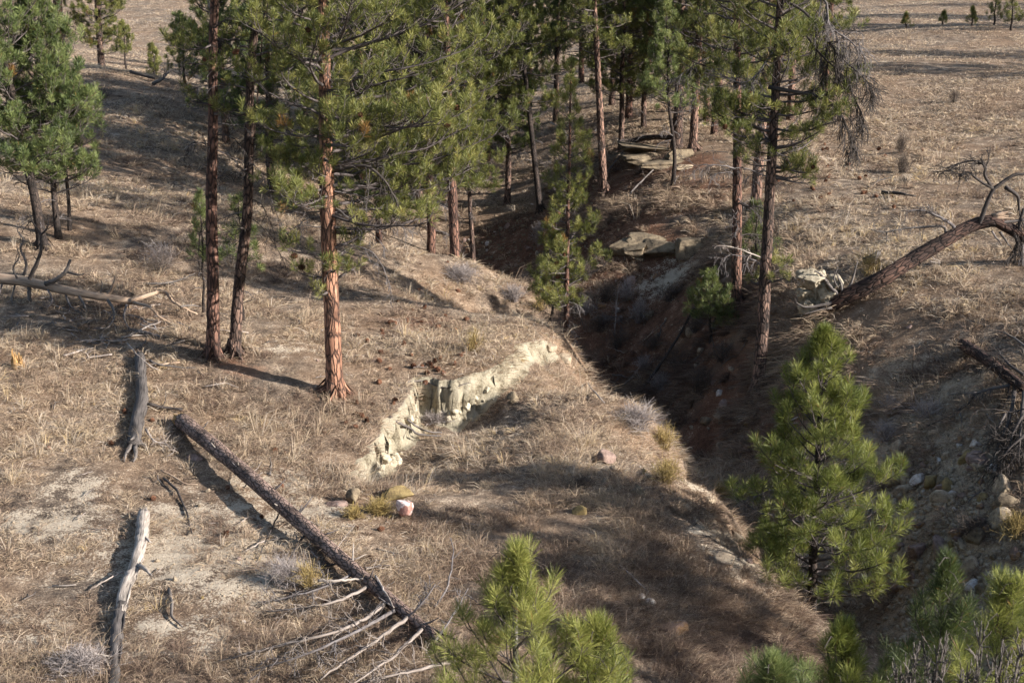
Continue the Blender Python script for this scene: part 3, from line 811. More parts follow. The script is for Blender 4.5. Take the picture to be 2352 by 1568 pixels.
# --- the three trunks on the near spur
b = bpt(770, 905)
def rel(b, px, py, dy=0.0): return at(px, py, b[1] + dy)
pine("big ponderosa pine on the near spur with bright orange trunk standing above the clay scarp", b, 15.5, 0.205, crown0=4.2,
     prof=((0, 2.7), (0.25, 3.0), (0.55, 2.5), (1, 0.4)), nb=100, seed=3, bark='bark_orange', leaf='needles_olive', bias=(0.42, -0.1),
     q=dict(tone=0.50, sp=0.21, brown=0.012), npt=34, cones=16, dead=(9, 2.3, 6.0, 1.1), top=(0.1, 0),
     limbs=[(2.75, 0.3, 0.15, 0.75), (2.8, 3.0, 0.1, 0.85), (3.0, -1.2, 0.1, 0.8), (3.2, 0.9, 0.2, 1.1), (3.35, 3.5, 0.1, 1.15), (3.5, -0.4, 0.25, 1.0), (2.5, -2.2, -0.1, 0.6),
            (4.0, 0.1, -0.10, 2.6), (4.3, -0.5, -0.15, 2.7), (4.8, 0.35, -0.05, 3.2), (5.4, -0.2, 0.05, 3.5), (6.0, 0.2, 0.05, 3.6), (6.4, -0.6, 0.0, 3.2), (3.9, 0.5, -0.2, 2.2), (5.2, 3.4, 0.05, 1.5)],
     dead_limbs=[([rel(b, 760, 395), rel(b, 830, 380, -.3), rel(b, 870, 400, -.4), rel(b, 905, 450, -.4), rel(b, 920, 500, -.4)], .045, .012, 12, .8, -.7, 'twig_dark'),
                 ([rel(b, 765, 470), rel(b, 800, 500, -.3), rel(b, 850, 530, -.5), rel(b, 890, 580, -.6)], .02, .006, 10, .6, -.6, 'twig_dead'),
                 ([rel(b, 765, 440), rel(b, 830, 450, .3), rel(b, 890, 500, .4), rel(b, 940, 530, .4)], .02, .006, 12, .6, -.6, 'twig_dead'),
                 ([rel(b, 770, 560), rel(b, 850, 575, -.2), rel(b, 890, 640, -.3), rel(b, 900, 700, -.3)], .016, .005, 9, .4, -.7, 'twig_dead'),
                 ([rel(b, 745, 210), rel(b, 820, 205, -.5), rel(b, 900, 185, -.7), rel(b, 960, 170, -.8)], .05, .012, 8, .6, -.4, 'twig_dark'),
                 ([rel(b, 740, 40), rel(b, 800, 45, -.5), rel(b, 900, 25, -.6)], .05, .015, 8, .7, -.5, 'twig_dark')])
b = bpt(490, 822)
pine("tall straight pine at left of the leaning pair, sparse needles high above long bare trunk", b, 15.0, 0.165, top=(.9, 0), crown0=6.3,
     prof=((0, 0.8), (0.2, 1.1), (0.5, 1.4), (1, 0.3)), nb=28, seed=11, bark='bark_red', q=dict(tone=0.38, sp=0.2), bias=(-0.25, -.2),
     dead=(14, 3.6, 8.2, 0.9), cones=3, limbs=[(6.1, 2.8, 0, .9), (5.9, -0.9, 0, .7)],
     dead_limbs=[([rel(b, 478, 330), rel(b, 440, 330, -.2), rel(b, 420, 370, -.3)], .015, .005, 6, .4, -.7, 'twig_dark'),
                 ([rel(b, 478, 505), rel(b, 462, 520, -.2), rel(b, 455, 590, -.2), rel(b, 462, 640, -.2)], .014, .005, 5, .3, -.5, 'twig_dark')])
b = bpt(538, 816)
pine("dark barked pine leaning right beside the tall straight pine on the near spur", b, 14.5, 0.15, top=(1.85, 0.3), crown0=8.0,
     prof=((0, 1.2), (0.3, 1.6), (0.6, 1.5), (1, 0.3)), nb=28, seed=12, bark='bark_dark', q=dict(tone=0.40, sp=0.2), wig=0.09,
     dead=(12, 3.0, 8.0, 1.2), limbs=[(6.6, 0.2, .2, 1.3), (7.2, 0.9, .1, 1.6), (7.4, 3.4, .1, 1.2)],
     dead_limbs=[([rel(b, 548, 265), rel(b, 600, 250, -.2), rel(b, 640, 225, -.3)], .035, .01, 9, .8, -.4, 'twig_dark'),
                 ([rel(b, 545, 365), rel(b, 590, 385, -.2), rel(b, 620, 450, -.3), rel(b, 650, 540, -.3)], .013, .005, 8, .5, -.5, 'twig_dead'),
                 ([rel(b, 542, 500), rel(b, 590, 510, -.2), rel(b, 630, 560, -.3), rel(b, 660, 620, -.3)], .012, .005, 8, .5, -.4, 'twig_dark'),
                 ([rel(b, 550, 450), rel(b, 600, 470, .2), rel(b, 640, 560, .3)], .012, .005, 7, .4, -.4, 'twig_dark')])
# --- left edge clump
b = hit(98, 572)
pine("taller dark green pine at the left frame edge with slim leaning dark trunk", b, 9.8, 0.15, top=(-0.9, 0.2), crown0=1.9,
     prof=((0, 1.8), (0.3, 2.3), (0.7, 1.8), (1, 0.3)), nb=80, seed=21, bark='bark_young', leaf='needles_blue', q=dict(tone=0.44, sp=0.22, fill=.8, t0=.2), npt=34, w=0.014, nl=.185, dead=(8, .6, 2.2, .8), elev=(.1, 1.0))
b = hit(135, 547)
pine("bushy blue green young pine just right of the taller one at the left edge", b, 7.4, 0.10, top=(-0.15, 0), crown0=1.3,
     prof=((0, 1.4), (0.25, 1.9), (0.7, 1.3), (1, 0.25)), nb=72, seed=22, bark='bark_young', leaf='needles_blue', q=dict(tone=0.45, sp=0.22, t0=.2), npt=30, w=0.014, nl=.185, dead=(5, .4, 1.2, .6), elev=(.25, 1.1))
b = hit(160, 530)
pine("thinnest pole trunk of the young pine clump at the left edge", b, 6.0, 0.055, crown0=1.9, prof=((0, .6), (.4, .9), (1, .15)), nb=30, seed=23, bark='bark_young', leaf='needles_blue',
     q=dict(tone=0.45, sp=0.24), npt=28, w=0.014, nl=.185, dead=(5, .5, 2, .5), elev=(.25, 1.1))
b = stand(143, 76)
pine("stout red trunked pine on the grassy ridge behind the left young pines", b, 15, 0.26, crown0=4.6, prof=((0, 2.2), (.4, 2.6), (1, .4)), nb=46, seed=24, bark='bark_red', q=dict(tone=.42, sp=.34), npt=26, w=.02, dead=(8, 1.0, 4.5, 1.6))
pine("distant red pine trunk behind the top of the left young pine", stand(70, 86), 15, 0.24, crown0=3.6, prof=((0, 2.0), (.4, 2.4), (1, .4)), nb=40, seed=25, bark='bark_red', q=dict(tone=.4, sp=.36), npt=26, w=.02, dead=(5, 1.0, 4, 1.5))
pine("rounded olive pine at the edge of the pale meadow, upper left", stand(235, 83), 9.5, 0.20, crown0=0.9, prof=((0, 1.4), (.3, 1.9), (.7, 1.6), (1, .3)), nb=60, seed=26, bark='bark_dark', q=dict(tone=.48, sp=.28), npt=28, w=.019)
pine("little pine sapling under the rounded olive pine at the meadow edge", stand(290, 80), 2.6, 0.05, crown0=.9, prof=((0, .8), (1, .15)), nb=22, seed=27, bark='bark_young', q=dict(tone=.5, sp=.2), npt=24, w=.018)
pine("short shrubby pine on the far bank of the draw, beside the weathered branches", stand(355, 78), 1.7, 0.05, crown0=.15, prof=((0, .7), (1, .15)), nb=22, seed=28, bark='bark_young', q=dict(tone=.5, sp=.2), npt=24, w=.018)
pine("dark pine filling the draw behind the leaning pair of trunks", stand(520, 62), 9.0, 0.15, crown0=1.0, prof=((0, 1.4), (.3, 1.9), (1, .3)), nb=60, seed=29, bark='bark_dark', leaf='needles_deep', q=dict(tone=.4, sp=.26), npt=28, w=.017)
pine("shaded pine behind the big orange trunk's left branches", stand(625, 58), 10.5, 0.16, crown0=3.6, prof=((0, 1.4), (.3, 2.2), (1, .3)), nb=56, seed=30, bark='bark_dark', leaf='needles_deep', q=dict(tone=.38, sp=.26), npt=28, w=.016, dead=(8, 1, 4, 1.2))
pine("small pine on the draw's bank between the rounded pine and the straight trunk", stand(425, 74), 3.4, 0.07, crown0=.4, prof=((0, 1.0), (.4, 1.1), (1, .15)), nb=34, seed=31, bark='bark_young', q=dict(tone=.48, sp=.22), npt=26, w=.018)
# --- stand beyond the spur
b = stand(1047, 50.5)
pine("pine with red lower trunk rising behind the spur crest, dark double stem above", b, 15.5, 0.185, top=(-0.6, .3), crown0=3.6, prof=((0, 1.9), (.3, 3.0), (.6, 2.6), (1, .4)), nb=92, seed=41, bark='bark_red',
     q=dict(tone=.36, sp=.25), npt=30, w=.015, dead=(10, 2, 6, 1.2))
pine("shaded pine trunk left of the red trunk behind the spur crest", stand(990, 55), 15, 0.18, top=(-.1, .3), crown0=3.8, prof=((0, 1.5), (.3, 2.3), (1, .4)), nb=58, seed=42, bark='bark_red', leaf='needles_deep', q=dict(tone=.36, sp=.28), npt=28, w=.016, dead=(6, 1.5, 4, 1.2))
pine("slender grey trunked pine beside the gully mouth behind the spur crest", stand(1094, 52), 9.0, 0.10, top=(-.45, 0), crown0=3.8, prof=((0, 1.2), (.4, 1.3), (1, .2)), nb=40, seed=43, bark='bark_dark', q=dict(tone=.33, sp=.25), npt=28, w=.015, dead=(6, 1.2, 3.6, .8))
pine("thin dark pine leaning left above the pale gully bank", stand(1240, 59.5), 12.5, 0.115, top=(-1.35, 0), crown0=5.2, prof=((0, 1.0), (.3, 1.6), (1, .3)), nb=44, seed=44, bark='bark_young', q=dict(tone=.36, sp=.26), npt=28, w=.016, dead=(8, 1.5, 6, .9))
b = stand(1302, 43.5)
pine("slim young pine rooted in the gully, narrow green crown down its whole height", b, 10.2, 0.095, top=(-.05, 0), crown0=2.7, prof=((0, 1.35), (.12, 1.5), (.25, .9), (.6, .8), (1, .2)), nb=60, seed=45, bark='bark_red', leaf='needles_olive',
     q=dict(tone=.52, sp=.21, brown=.02, fill=.55), npt=32, w=.012, nl=.17, dead=(14, 1.2, 4, .9), cones=8)
pine("thin crooked dark pine sapling beside the slim gully pine", stand(1268, 44.2), 5.2, 0.06, top=(-.1, .1), crown0=2.7, prof=((0, .95), (1, .2)), nb=26, seed=46, bark='bark_young', q=dict(tone=.45, sp=.2), npt=30, w=.012, nl=.17, dead=(5, 1.0, 2.6, .5), wig=.10)
pine("pale pink barked pine behind the slim gully pine", stand(1388, 57.5), 14.5, 0.15, top=(-1.1, 0), crown0=6.6, prof=((0, 1.2), (.3, 1.8), (1, .3)), nb=44, seed=47, bark='bark_tan', q=dict(tone=.40, sp=.28), npt=28, w=.016, dead=(10, 1.8, 7, 1.0))
pine("tall straight pine at the meadow side of the sandstone knoll", stand(1444, 68), 16, 0.17, crown0=5.0, prof=((0, 1.3), (.3, 1.9), (1, .3)), nb=44, seed=48, bark='bark_red', q=dict(tone=.42, sp=.32), npt=26, w=.018, dead=(8, 1.5, 6, 1.1))
pine("small dark trunk between the thin leaning pine and the slim gully pine", stand(1277, 71), 11, 0.14, crown0=3.0, prof=((0, 1.3), (.3, 1.7), (1, .3)), nb=40, seed=49, bark='bark_dark', leaf='needles_deep', q=dict(tone=.42, sp=.32), npt=26, w=.018)
pine("thick dark trunked pine standing on the sandstone knoll", stand(1553, 60), 16, 0.23, crown0=4.6, prof=((0, 1.7), (.3, 2.4), (1, .4)), nb=54, seed=50, bark='bark_dark', leaf='needles_deep', q=dict(tone=.42, sp=.28), npt=28, w=.017, dead=(10, 1.2, 6, 1.3))
pine("orange barked pine right of the thick dark trunk on the knoll", stand(1592, 59), 15, 0.165, top=(.25, 0), crown0=5.4, prof=((0, 1.4), (.3, 2.0), (1, .3)), nb=46, seed=51, bark='bark_tan', q=dict(tone=.42, sp=.28), npt=28, w=.017, dead=(10, 1.5, 6, 1.1))
pine("small light green pine with wavy thin trunk below the sandstone ledge", stand(1546, 54.5), 6.6, 0.075, top=(-.45, .1), crown0=2.6, prof=((0, 1.2), (.3, 1.1), (1, .2)), nb=42, seed=52, bark='bark_young', leaf='needles_blue', q=dict(tone=.62, sp=.22), npt=30, w=.015, nl=.14, dead=(5, .5, 2.4, .6), curve=.10, elev=(.2, 1.0))
b = hit(1690, 707)
pine("red trunked pine on the gully's far slope, left of the mottled trunk", b, 15.0, 0.165, top=(-.4, .2), crown0=5.2, prof=((0, 1.9), (.3, 2.3), (1, .3)), nb=76, seed=53, bark='bark_red', q=dict(tone=.44, sp=.22), npt=32, w=.012,
     dead=(12, 2.0, 8, 1.3), cones=4,
     dead_limbs=[([rel(b, 1680, 160), rel(b, 1640, 130, -.2), rel(b, 1580, 160, -.3), rel(b, 1530, 200, -.4)], .03, .008, 14, .8, -.6, 'twig_dead'),
                 ([rel(b, 1672, 350), rel(b, 1630, 347, -.1), rel(b, 1610, 355, -.2)], .014, .006, 4, .3, -.4, 'twig_dark'),
                 ([rel(b, 1670, 205), rel(b, 1610, 215, -.2), rel(b, 1560, 260, -.3)], .02, .006, 10, .6, -.5, 'twig_dead')])
pine("broad pink barked pine behind the two trunks on the far slope", stand(1736, 50.5), 15, 0.19, top=(.1, 0), crown0=5.0, prof=((0, 1.3), (.3, 2.0), (1, .3)), nb=44, seed=54, bark='bark_tan', q=dict(tone=.42, sp=.27), npt=28, w=.015, dead=(6, 2, 5, 1.0))
b = hit(1740, 905)
pine("mottled black and tan trunk rising from the gully's far slope, dead limb hanging right", b, 15.8, 0.18, top=(.15, 0), crown0=6.0, prof=((0, 1.7), (.15, 1.8), (.4, 1.9), (1, .3)), nb=72, seed=55, bark='bark_dark', q=dict(tone=.44, sp=.21), bias=(0.1, -.1), npt=32, w=.012,
     dead=(10, 3.0, 8, 1.2), cones=8,
     limbs=[(3.3, 0.2, .25, .75), (3.1, -0.9, .2, .7), (3.4, 1.2, .2, .6), (3.0, 2.6, .1, .5), (5.9, 0.1, -.2, 1.15), (6.2, -.3, -.3, 1.2), (6.0, .5, -.1, 1.0), (5.9, -0.1, -.35, 1.1), (6.6, 0.0, .2, 1.3), (6.8, 3.2, .1, 1.5), (7.0, 2.7, .2, 1.9), (7.3, 3.6, .1, 1.6)],
     dead_limbs=[([rel(b, 1765, 200), rel(b, 1830, 212, -.3), rel(b, 1890, 225, -.5), rel(b, 1930, 260, -.6), rel(b, 1950, 310, -.6), rel(b, 1960, 345, -.6)], .06, .014, 28, 1.0, -.6, 'twig_dark'),
                 ([rel(b, 1890, 225, -.5), rel(b, 1930, 215, -.5), rel(b, 1950, 190, -.5)], .02, .006, 8, .5, -.7, 'twig_dark'),
                 ([rel(b, 1800, 0), rel(b, 1850, 30, -.2), rel(b, 1895, 80, -.4), rel(b, 1930, 130, -.5), rel(b, 1985, 180, -.6), rel(b, 2005, 210, -.6)], .045, .012, 30, 1.0, -.55, 'twig_dark'),
                 ([rel(b, 1830, -60), rel(b, 1895, 0, -.5), rel(b, 1905, 60, -.6), rel(b, 1960, 100, -.7), rel(b, 1975, 140, -.8)], .04, .012, 26, 1.0, -.55, 'twig_dead'),
                 ([rel(b, 1845, 70), rel(b, 1880, 120, -.4), rel(b, 1930, 170, -.4), rel(b, 1975, 250, -.5), rel(b, 1985, 290, -.5)], .03, .010, 28, .95, -.6, 'twig_dark'),
                 ([rel(b, 1775, 120), rel(b, 1740, 170, -.2), rel(b, 1700, 190, -.3), rel(b, 1620, 160, -.4)], .03, .008, 14, .8, -.6, 'twig_dead'),
                 ([rel(b, 1755, 595), rel(b, 1720, 580, -.3), rel(b, 1680, 567, -.5), rel(b, 1645, 565, -.6)], .022, .007, 7, .35, -.7, 'stick'),
                 ([rel(b, 1760, 405), rel(b, 1700, 385, -.2), rel(b, 1640, 400, -.2)], .02, .007, 7, .4, -.7, 'twig_dead')])
# saplings among the trunks
pine("green sapling pine growing behind the mottled trunk's middle", stand(1738, 44.5), 1.75, 0.035, crown0=.15, prof=((0, .75), (1, .2)), nb=26, seed=56, bark='bark_young', leaf='needles_deep', q=dict(tone=.5, sp=.17), npt=30, w=.012)
pine("sapling pine leaning out over the gully below the red trunk", stand(1632, 42.0), 2.0, 0.04, top=(-.1, 0), crown0=.45, prof=((0, .95), (1, .2)), nb=28, seed=57, bark='bark_young', leaf='needles_deep', q=dict(tone=.5, sp=.17), npt=30, w=.012)
pine("wispy sapling pine left of the tall straight trunk on the spur", stand(468, 38.5), 3.1, 0.03, top=(.1, 0), crown0=1.2, prof=((0, .55), (1, .15)), nb=18, seed=58, bark='bark_young', leaf='needles_blue', q=dict(tone=.5, sp=.2), npt=28, w=.012, dead=(4, .3, 1.2, .4))
pine("wispy sapling pine close behind the leaning dark trunk on the spur", stand(560, 37.8), 3.2, 0.03, crown0=1.5, prof=((0, .7), (1, .15)), nb=18, seed=59, bark='bark_young', leaf='needles_deep', q=dict(tone=.4, sp=.2), npt=28, w=.012, dead=(5, .3, 1.5, .5))
# the tall pines whose crowns close the top of the picture
BACK = [(835,61,.17,15,3.4,2.3,'bark_red','reddish trunk half hidden behind the big pine\'s right branches'),
        (905,68,.16,14,3.4,2.3,'bark_dark','dark pine behind the big pine, right of its upper trunk'),
        (1160,74,.15,13,3.4,2.1,'bark_dark','olive pine beyond the gully left of the thin leaning trunk'),
        (1335,84,.16,14,2.8,2.2,'bark_red','far pine seen through the slim gully pine\'s top'),
        (1485,78,.15,12,2.6,2.0,'bark_red','leafy pine between the straight pine and the knoll\'s dark trunk'),
        (1650,72,.17,14,3.4,2.2,'bark_red','meadow edge pine left of the red trunk\'s crown'),
        (1725,80,.17,14,3.4,2.2,'bark_tan','meadow edge pine behind the mottled trunk\'s upper part'),
        (1815,66,.16,14,4.4,2.3,'bark_tan','pine behind the tangle of dead hanging twigs'),
        (1893,70,.17,14,5.4,2.2,'bark_red','outermost pine of the stand at the edge of the right meadow'),
        (1165,62,.13,13,3.6,1.9,'bark_dark','leafy pine just left of the thin leaning trunk above the gully'),
        (1478,66,.12,11,1.6,1.9,'bark_dark','bushy low pine between the straight meadow pine and the knoll'),
        (1425,63,.12,11,3.4,1.7,'bark_dark','slim leafy pine at the left edge of the sandstone knoll'),
        (1640,63,.14,13,3.0,2.0,'bark_red','leafy pine on the slope right of the knoll\'s orange barked trunk'),
        (1765,60,.15,14,4.6,2.0,'bark_red','leafy pine just behind the mottled trunk'),
        (965,62,.15,13,1.6,2.2,'bark_dark','low branched dark pine behind the red trunk at the crest'),
        (870,56,.13,12,2.6,2.0,'bark_red','leafy pine close behind the big pine\'s right limbs'),
        (1120,66,.14,12,2.4,2.0,'bark_dark','olive pine beyond the gully mouth, behind the slender grey trunk'),
        (1215,88,.15,13,2.6,2.2,'bark_red','pine far across the meadow seen left of the slim gully pine'),
        (1405,72,.14,13,3.0,2.0,'bark_dark','leafy pine just left of the tall straight meadow pine'),
        (1530,86,.16,14,2.0,2.3,'bark_red','far pine filling the gap behind the knoll\'s dark trunk'),
        (1622,66,.14,13,4.2,2.1,'bark_red','pine close behind the knoll\'s orange barked trunk'),
        (1700,88,.16,14,3.2,2.3,'bark_red','far pine filling the gap left of the mottled trunk\'s top'),
        (1790,80,.16,14,3.6,2.3,'bark_red','far pine behind the upper limbs of the mottled trunk'),
        (700,72,.16,14,3.2,2.2,'bark_dark','dark pine showing left of the big pine\'s upper trunk')]
for i, (px, Y, r0, h, c0, cr, bk, lb) in enumerate(BACK):
    pine(lb, stand(px, Y), h, r0, crown0=c0, prof=((0, cr * .7), (.25, cr), (.6, cr * .8), (1, .3)), nb=76, seed=70 + i, bark=bk, leaf='needles_olive' if i % 3 else 'needles_deep', q=dict(tone=.42, sp=.33), npt=26, w=.0185, dead=(4, 1.5, c0, 1.1), group="pines at the back of the stand")
# little saplings out on the right meadow
for i, (px, Y, h, lb) in enumerate([(2082,92,.8,'smallest dark sapling at the left of the meadow row'),(2165,93,.7,'low pale sapling second from left in the meadow row'),(2232,92,1.0,'bushy little sapling in the middle of the meadow row'),
                                    (2282,92,1.9,'slender pale stemmed sapling near the right end of the meadow row'),(2322,89,2.1,'double tiered dark sapling at the right end of the meadow row')]):
    pine(lb, stand(px, Y), h, .03 + .012 * h, crown0=h * .12, prof=((0, .28 * h + .15), (.5, .25 * h), (1, .1)), nb=int(10 + 6 * h), seed=90 + i, bark='bark_young', leaf='needles_olive', q=dict(tone=.4, sp=.26), npt=22, w=.016, elev=(.2, 1.1), group="saplings on the meadow")
# --- young pines in front
def young(label, base, top_px, h, seed, tone, leaf, nb, prof, nl=.235, npt=70, w=.0055, r0=.06, bark='bark_young', sp=.30, lean=(0, 0), dead=(0, 0, 0, 0), brown=.006, fill=.42, c0=.3):
    return pine(label, base, h, r0, top=lean, crown0=c0, prof=prof, nb=nb, seed=seed, bark=bark, leaf=leaf, q=dict(tone=tone, sp=sp, t0=.22, lift=.55, fill=fill, brown=brown), nl=nl, npt=npt, w=w, back=.16, dead=dead, elev=(.02, 1.15), wig=.02)
b = stand(1862, 27.2)
top = at(1866, 772, 27.2)
young("tall young green pine with pointed top rising from the gully before the dark slope", b, None, float(top[2] - b[2]), 101, .44, 'needles_young', 88, ((0, 1.6), (.15, 1.75), (.4, 1.4), (.65, 1.08), (.85, .68), (1, .2)), r0=.10, npt=70, w=.0078, nl=.235, lean=(-.12, 0), dead=(10, .6, 3.5, 1.0), brown=.003, c0=.7)
def front(label, px, py_top, Y, seed, tone, leaf, nb, prof, **k):
    t = at(px, py_top, Y); x = t[0]; z = float(H(x, Y))
    return young(label, np.array([x, Y, z]), None, float(t[2] - z), seed, tone, leaf, nb, prof, **k)
front("bright green young pine in front at bottom centre, pale bare stem low down", 1186, 1280, 15.2, 102, .70, 'needles_young', 58, ((0, 1.3), (.4, 1.2), (.62, .82), (.80, .52), (.92, .32), (1, .12)), nl=.215, npt=76, r0=.07, bark='bark_pale', c0=.5)
front("low green pine shoot just right of the bright young pine at bottom centre", 1368, 1445, 15.4, 103, .58, 'needles_young', 40, ((0, 1.2), (.6, .75), (.85, .42), (1, .12)), nl=.215, npt=76)
front("dark tufted young pine at bottom right with brush like top", 2172, 1305, 17.5, 104, .25, 'needles_deep', 60, ((0, 1.6), (.5, 1.3), (.8, .75), (1, .2)), nl=.215, npt=76, bark='bark_young')
front("bright green young pine in the bottom right corner of the view", 2318, 1350, 15.8, 105, .6, 'needles_young', 62, ((0, 1.7), (.5, 1.35), (.8, .75), (1, .2)), nl=.215, npt=76)
front("green young pine with single upright leader in front of the tall young pine's foot", 1940, 1452, 16.3, 106, .48, 'needles_young', 56, ((0, 1.6), (.6, 1.05), (.85, .5), (1, .14)), nl=.215, npt=76)
front("low blue green pine top at the bottom edge left of the upright leader", 1790, 1535, 15.4, 107, .5, 'needles_blue', 48, ((0, 1.5), (.7, .8), (1, .2)), nl=.215, npt=76)

# ------------------------------------------------------------------ fallen trees and dead wood
def wood_part(name, pts, r0, r1, mat, parent, rng, ntw=0, tl=0.3, droop=-0.3, levels=1, lump=0.0, n=None, sides=8, base=None, seed=0):
    tb = Tubes(); base = np.zeros(3) if base is None else np.asarray(base)
    P = np.array(pts, float) - base
    if ntw == 0:
        m = n or max(8, len(P) * 4); C_ = spline(P, m)
        if lump == 0: C_[1:-1] += 0.006 * rng.standard_normal((m - 2, 3))
        tb.add(C_, np.linspace(r0, r1, m), sides, lump=lump, seed=seed)
    else:
        dead_limb(tb, P, r0, r1, rng, ntw, tl, droop, levels)
    return link(name, tb.mesh(name), M[mat], parent)
def hits(*pl): return np.array([hit(*p) for p in pl])
def ats(Y, *pl): return np.array([at(p[0], p[1], Y + (p[2] if len(p) > 2 else 0)) for p in pl])
def splinters(name, p, d, r, L, mat, parent, rng, base, n=12):
    """a broken end: a ring of pointed splinters along d"""
    tb = Tubes(); d = norm(d); a = norm(np.cross(d, [0.3, 0.2, 0.9])); c = np.cross(d, a)
    for k in range(n):
        th = 2 * math.pi * k / n + 0.3 * rng.random(); q = p + (a * math.cos(th) + c * math.sin(th)) * r * (0.35 + 0.45 * rng.random()) - d * 0.06
        tb.add(np.array([q, q + d * L * (0.3 + 0.4 * rng.random()), q + d * L * (0.5 + 0.9 * rng.random()) + 0.02 * rng.standard_normal(3)]) - base, [r * 0.32, r * 0.25, 0.004], 5)
    return link(name, tb.mesh(name, False), M[mat], parent)
R_ = np.random.default_rng(77)

# the long log across the near slope
A = hit(418, 966, 0.20); B = hit(1056, 1514, 0.12)
tt = np.linspace(0, 1, 40)[:, None]; LP = A * (1 - tt) + B * tt
gap = H(LP[:, 0], LP[:, 1]) - LP[:, 2]
LP[:, 2] += np.convolve(np.pad(np.maximum(gap + 0.08, 0), 6, mode='edge'), np.ones(13) / 13, mode='valid')
LP = LP + np.stack([0.03 * np.sin(tt[:, 0] * 5), 0 * tt[:, 0], 0.02 * np.sin(tt[:, 0] * 8)], -1)
root = empty("fallen_log", A)
tag(root, "long fallen pine log with dark plated bark lying diagonally down the near slope", "fallen log")
wood_part("trunk", LP, 0.175, 0.105, 'bark_log' if 'bark_log' in M else 'bark_dark', root, R_, lump=0.06, n=90, sides=16, base=A, seed=5)
splinters("broken_end", LP[0], LP[0] - LP[1], 0.17, 0.32, 'wood_fresh', root, R_, A, 14)
def log_branch(pl, r0, r1, mat, ntw, tl, droop=-0.25, levels=1):
    Q = hits(*pl)
    for _ in range(4): Q[1:-1] = .25 * Q[:-2] + .5 * Q[1:-1] + .25 * Q[2:]
    wood_part("branch", Q, r0, r1, mat, root, R_, ntw, tl, droop, levels, base=A)
log_branch([(731,1333,.42),(752,1342,.45),(792,1335,.45),(815,1321,.42),(835,1328,.3)], .028, .016, 'wood_pale', 0, 0)
log_branch([(862,1322,.35),(875,1339,.4),(891,1364,.38),(905,1395,.3)], .022, .014, 'stick', 0, 0)
log_branch([(846,1346,.22),(817,1367,.42),(792,1378,.45),(738,1396,.40),(684,1407,.28),(612,1403,.12)], .034, .010, 'branch_grey', 12, .55, -.15, 2)
log_branch([(884,1384,.22),(871,1407,.45),(825,1440,.6),(792,1450,.6),(720,1475,.55),(630,1483,.4),(562,1483,.25),(493,1522,.08)], .036, .010, 'branch_grey', 12, .6, -.2, 2)
log_branch([(934,1418,.22),(907,1447,.45),(861,1476,.55),(817,1497,.5),(774,1529,.4),(735,1560,.3)], .036, .014, 'branch_grey', 10, .55, -.2, 2)
log_branch([(1044,1518,.2),(983,1530,.4),(933,1544,.4),(879,1555,.4),(830,1568,.3)], .032, .014, 'branch_grey', 10, .6, -.2, 2)
log_branch([(983,1439,.2),(1012,1461,.3),(1051,1468,.3)], .03, .01, 'twig_dark', 4, .3)
log_branch([(940,1415,.25),(975,1400,.5),(985,1360,.7),(1000,1340,.8)], .022, .008, 'twig_dead', 8, .4, -.1, 2)
log_branch([(790,1290,.15),(770,1300,.1),(740,1305,.08),(700,1300,.05)], .022, .008, 'twig_dark', 8, .4, -.2, 2)
log_branch([(640,1180,.15),(625,1215,.15),(600,1250,.08),(590,1290,.05)], .018, .008, 'twig_dark', 6, .4, -.2, 1)
log_branch([(700,1225,.15),(690,1260,.12),(660,1290,.06)], .025, .010, 'twig_dark', 6, .4, -.2, 1)
log_branch([(905,1402,.25),(870,1425,.55),(800,1462,.7),(730,1500,.6),(650,1530,.4),(560,1545,.15)], .034, .008, 'twig_dead', 12, .6, -.2, 2)
log_branch([(968,1445,.22),(945,1480,.5),(900,1515,.6),(860,1545,.5),(800,1575,.4)], .034, .010, 'branch_grey', 10, .6, -.2, 2)
log_branch([(820,1312,.2),(790,1345,.35),(730,1362,.4),(660,1372,.3),(590,1385,.12)], .026, .007, 'twig_dead', 10, .5, -.2, 2)
log_branch([(1000,1470,.2),(1030,1440,.5),(1060,1400,.6),(1075,1350,.7)], .022, .007, 'twig_dead', 8, .4, .0, 2)
log_branch([(760,1275,.2),(790,1240,.3),(815,1205,.4)], .014, .006, 'branch_grey', 2, .2, 0, 1)
log_branch([(560,1120,.2),(580,1085,.3),(600,1060,.35)], .014, .006, 'branch_grey', 2, .2, 0, 1)
for k in range(18):     # short broken stubs along the log
    t = 0.08 + 0.86 * (k + R_.random()) / 18; c = LP[int(t * 39)]; az = R_.random() * 6.28; el = 0.2 + 0.7 * R_.random(); L = 0.16 + 0.34 * R_.random()
    d = azel(az, el)
    tb = Tubes(); tb.add(np.array([c + d * 0.08, c + d * (0.1 + L * .5), c + d * (0.1 + L) + np.array([0, 0, .03])]) - A, [0.022, 0.016, 0.006], 5)
    link("stub", tb.mesh("stub"), M['wood_pale' if R_.random() < .5 else 'twig_dead'], root)

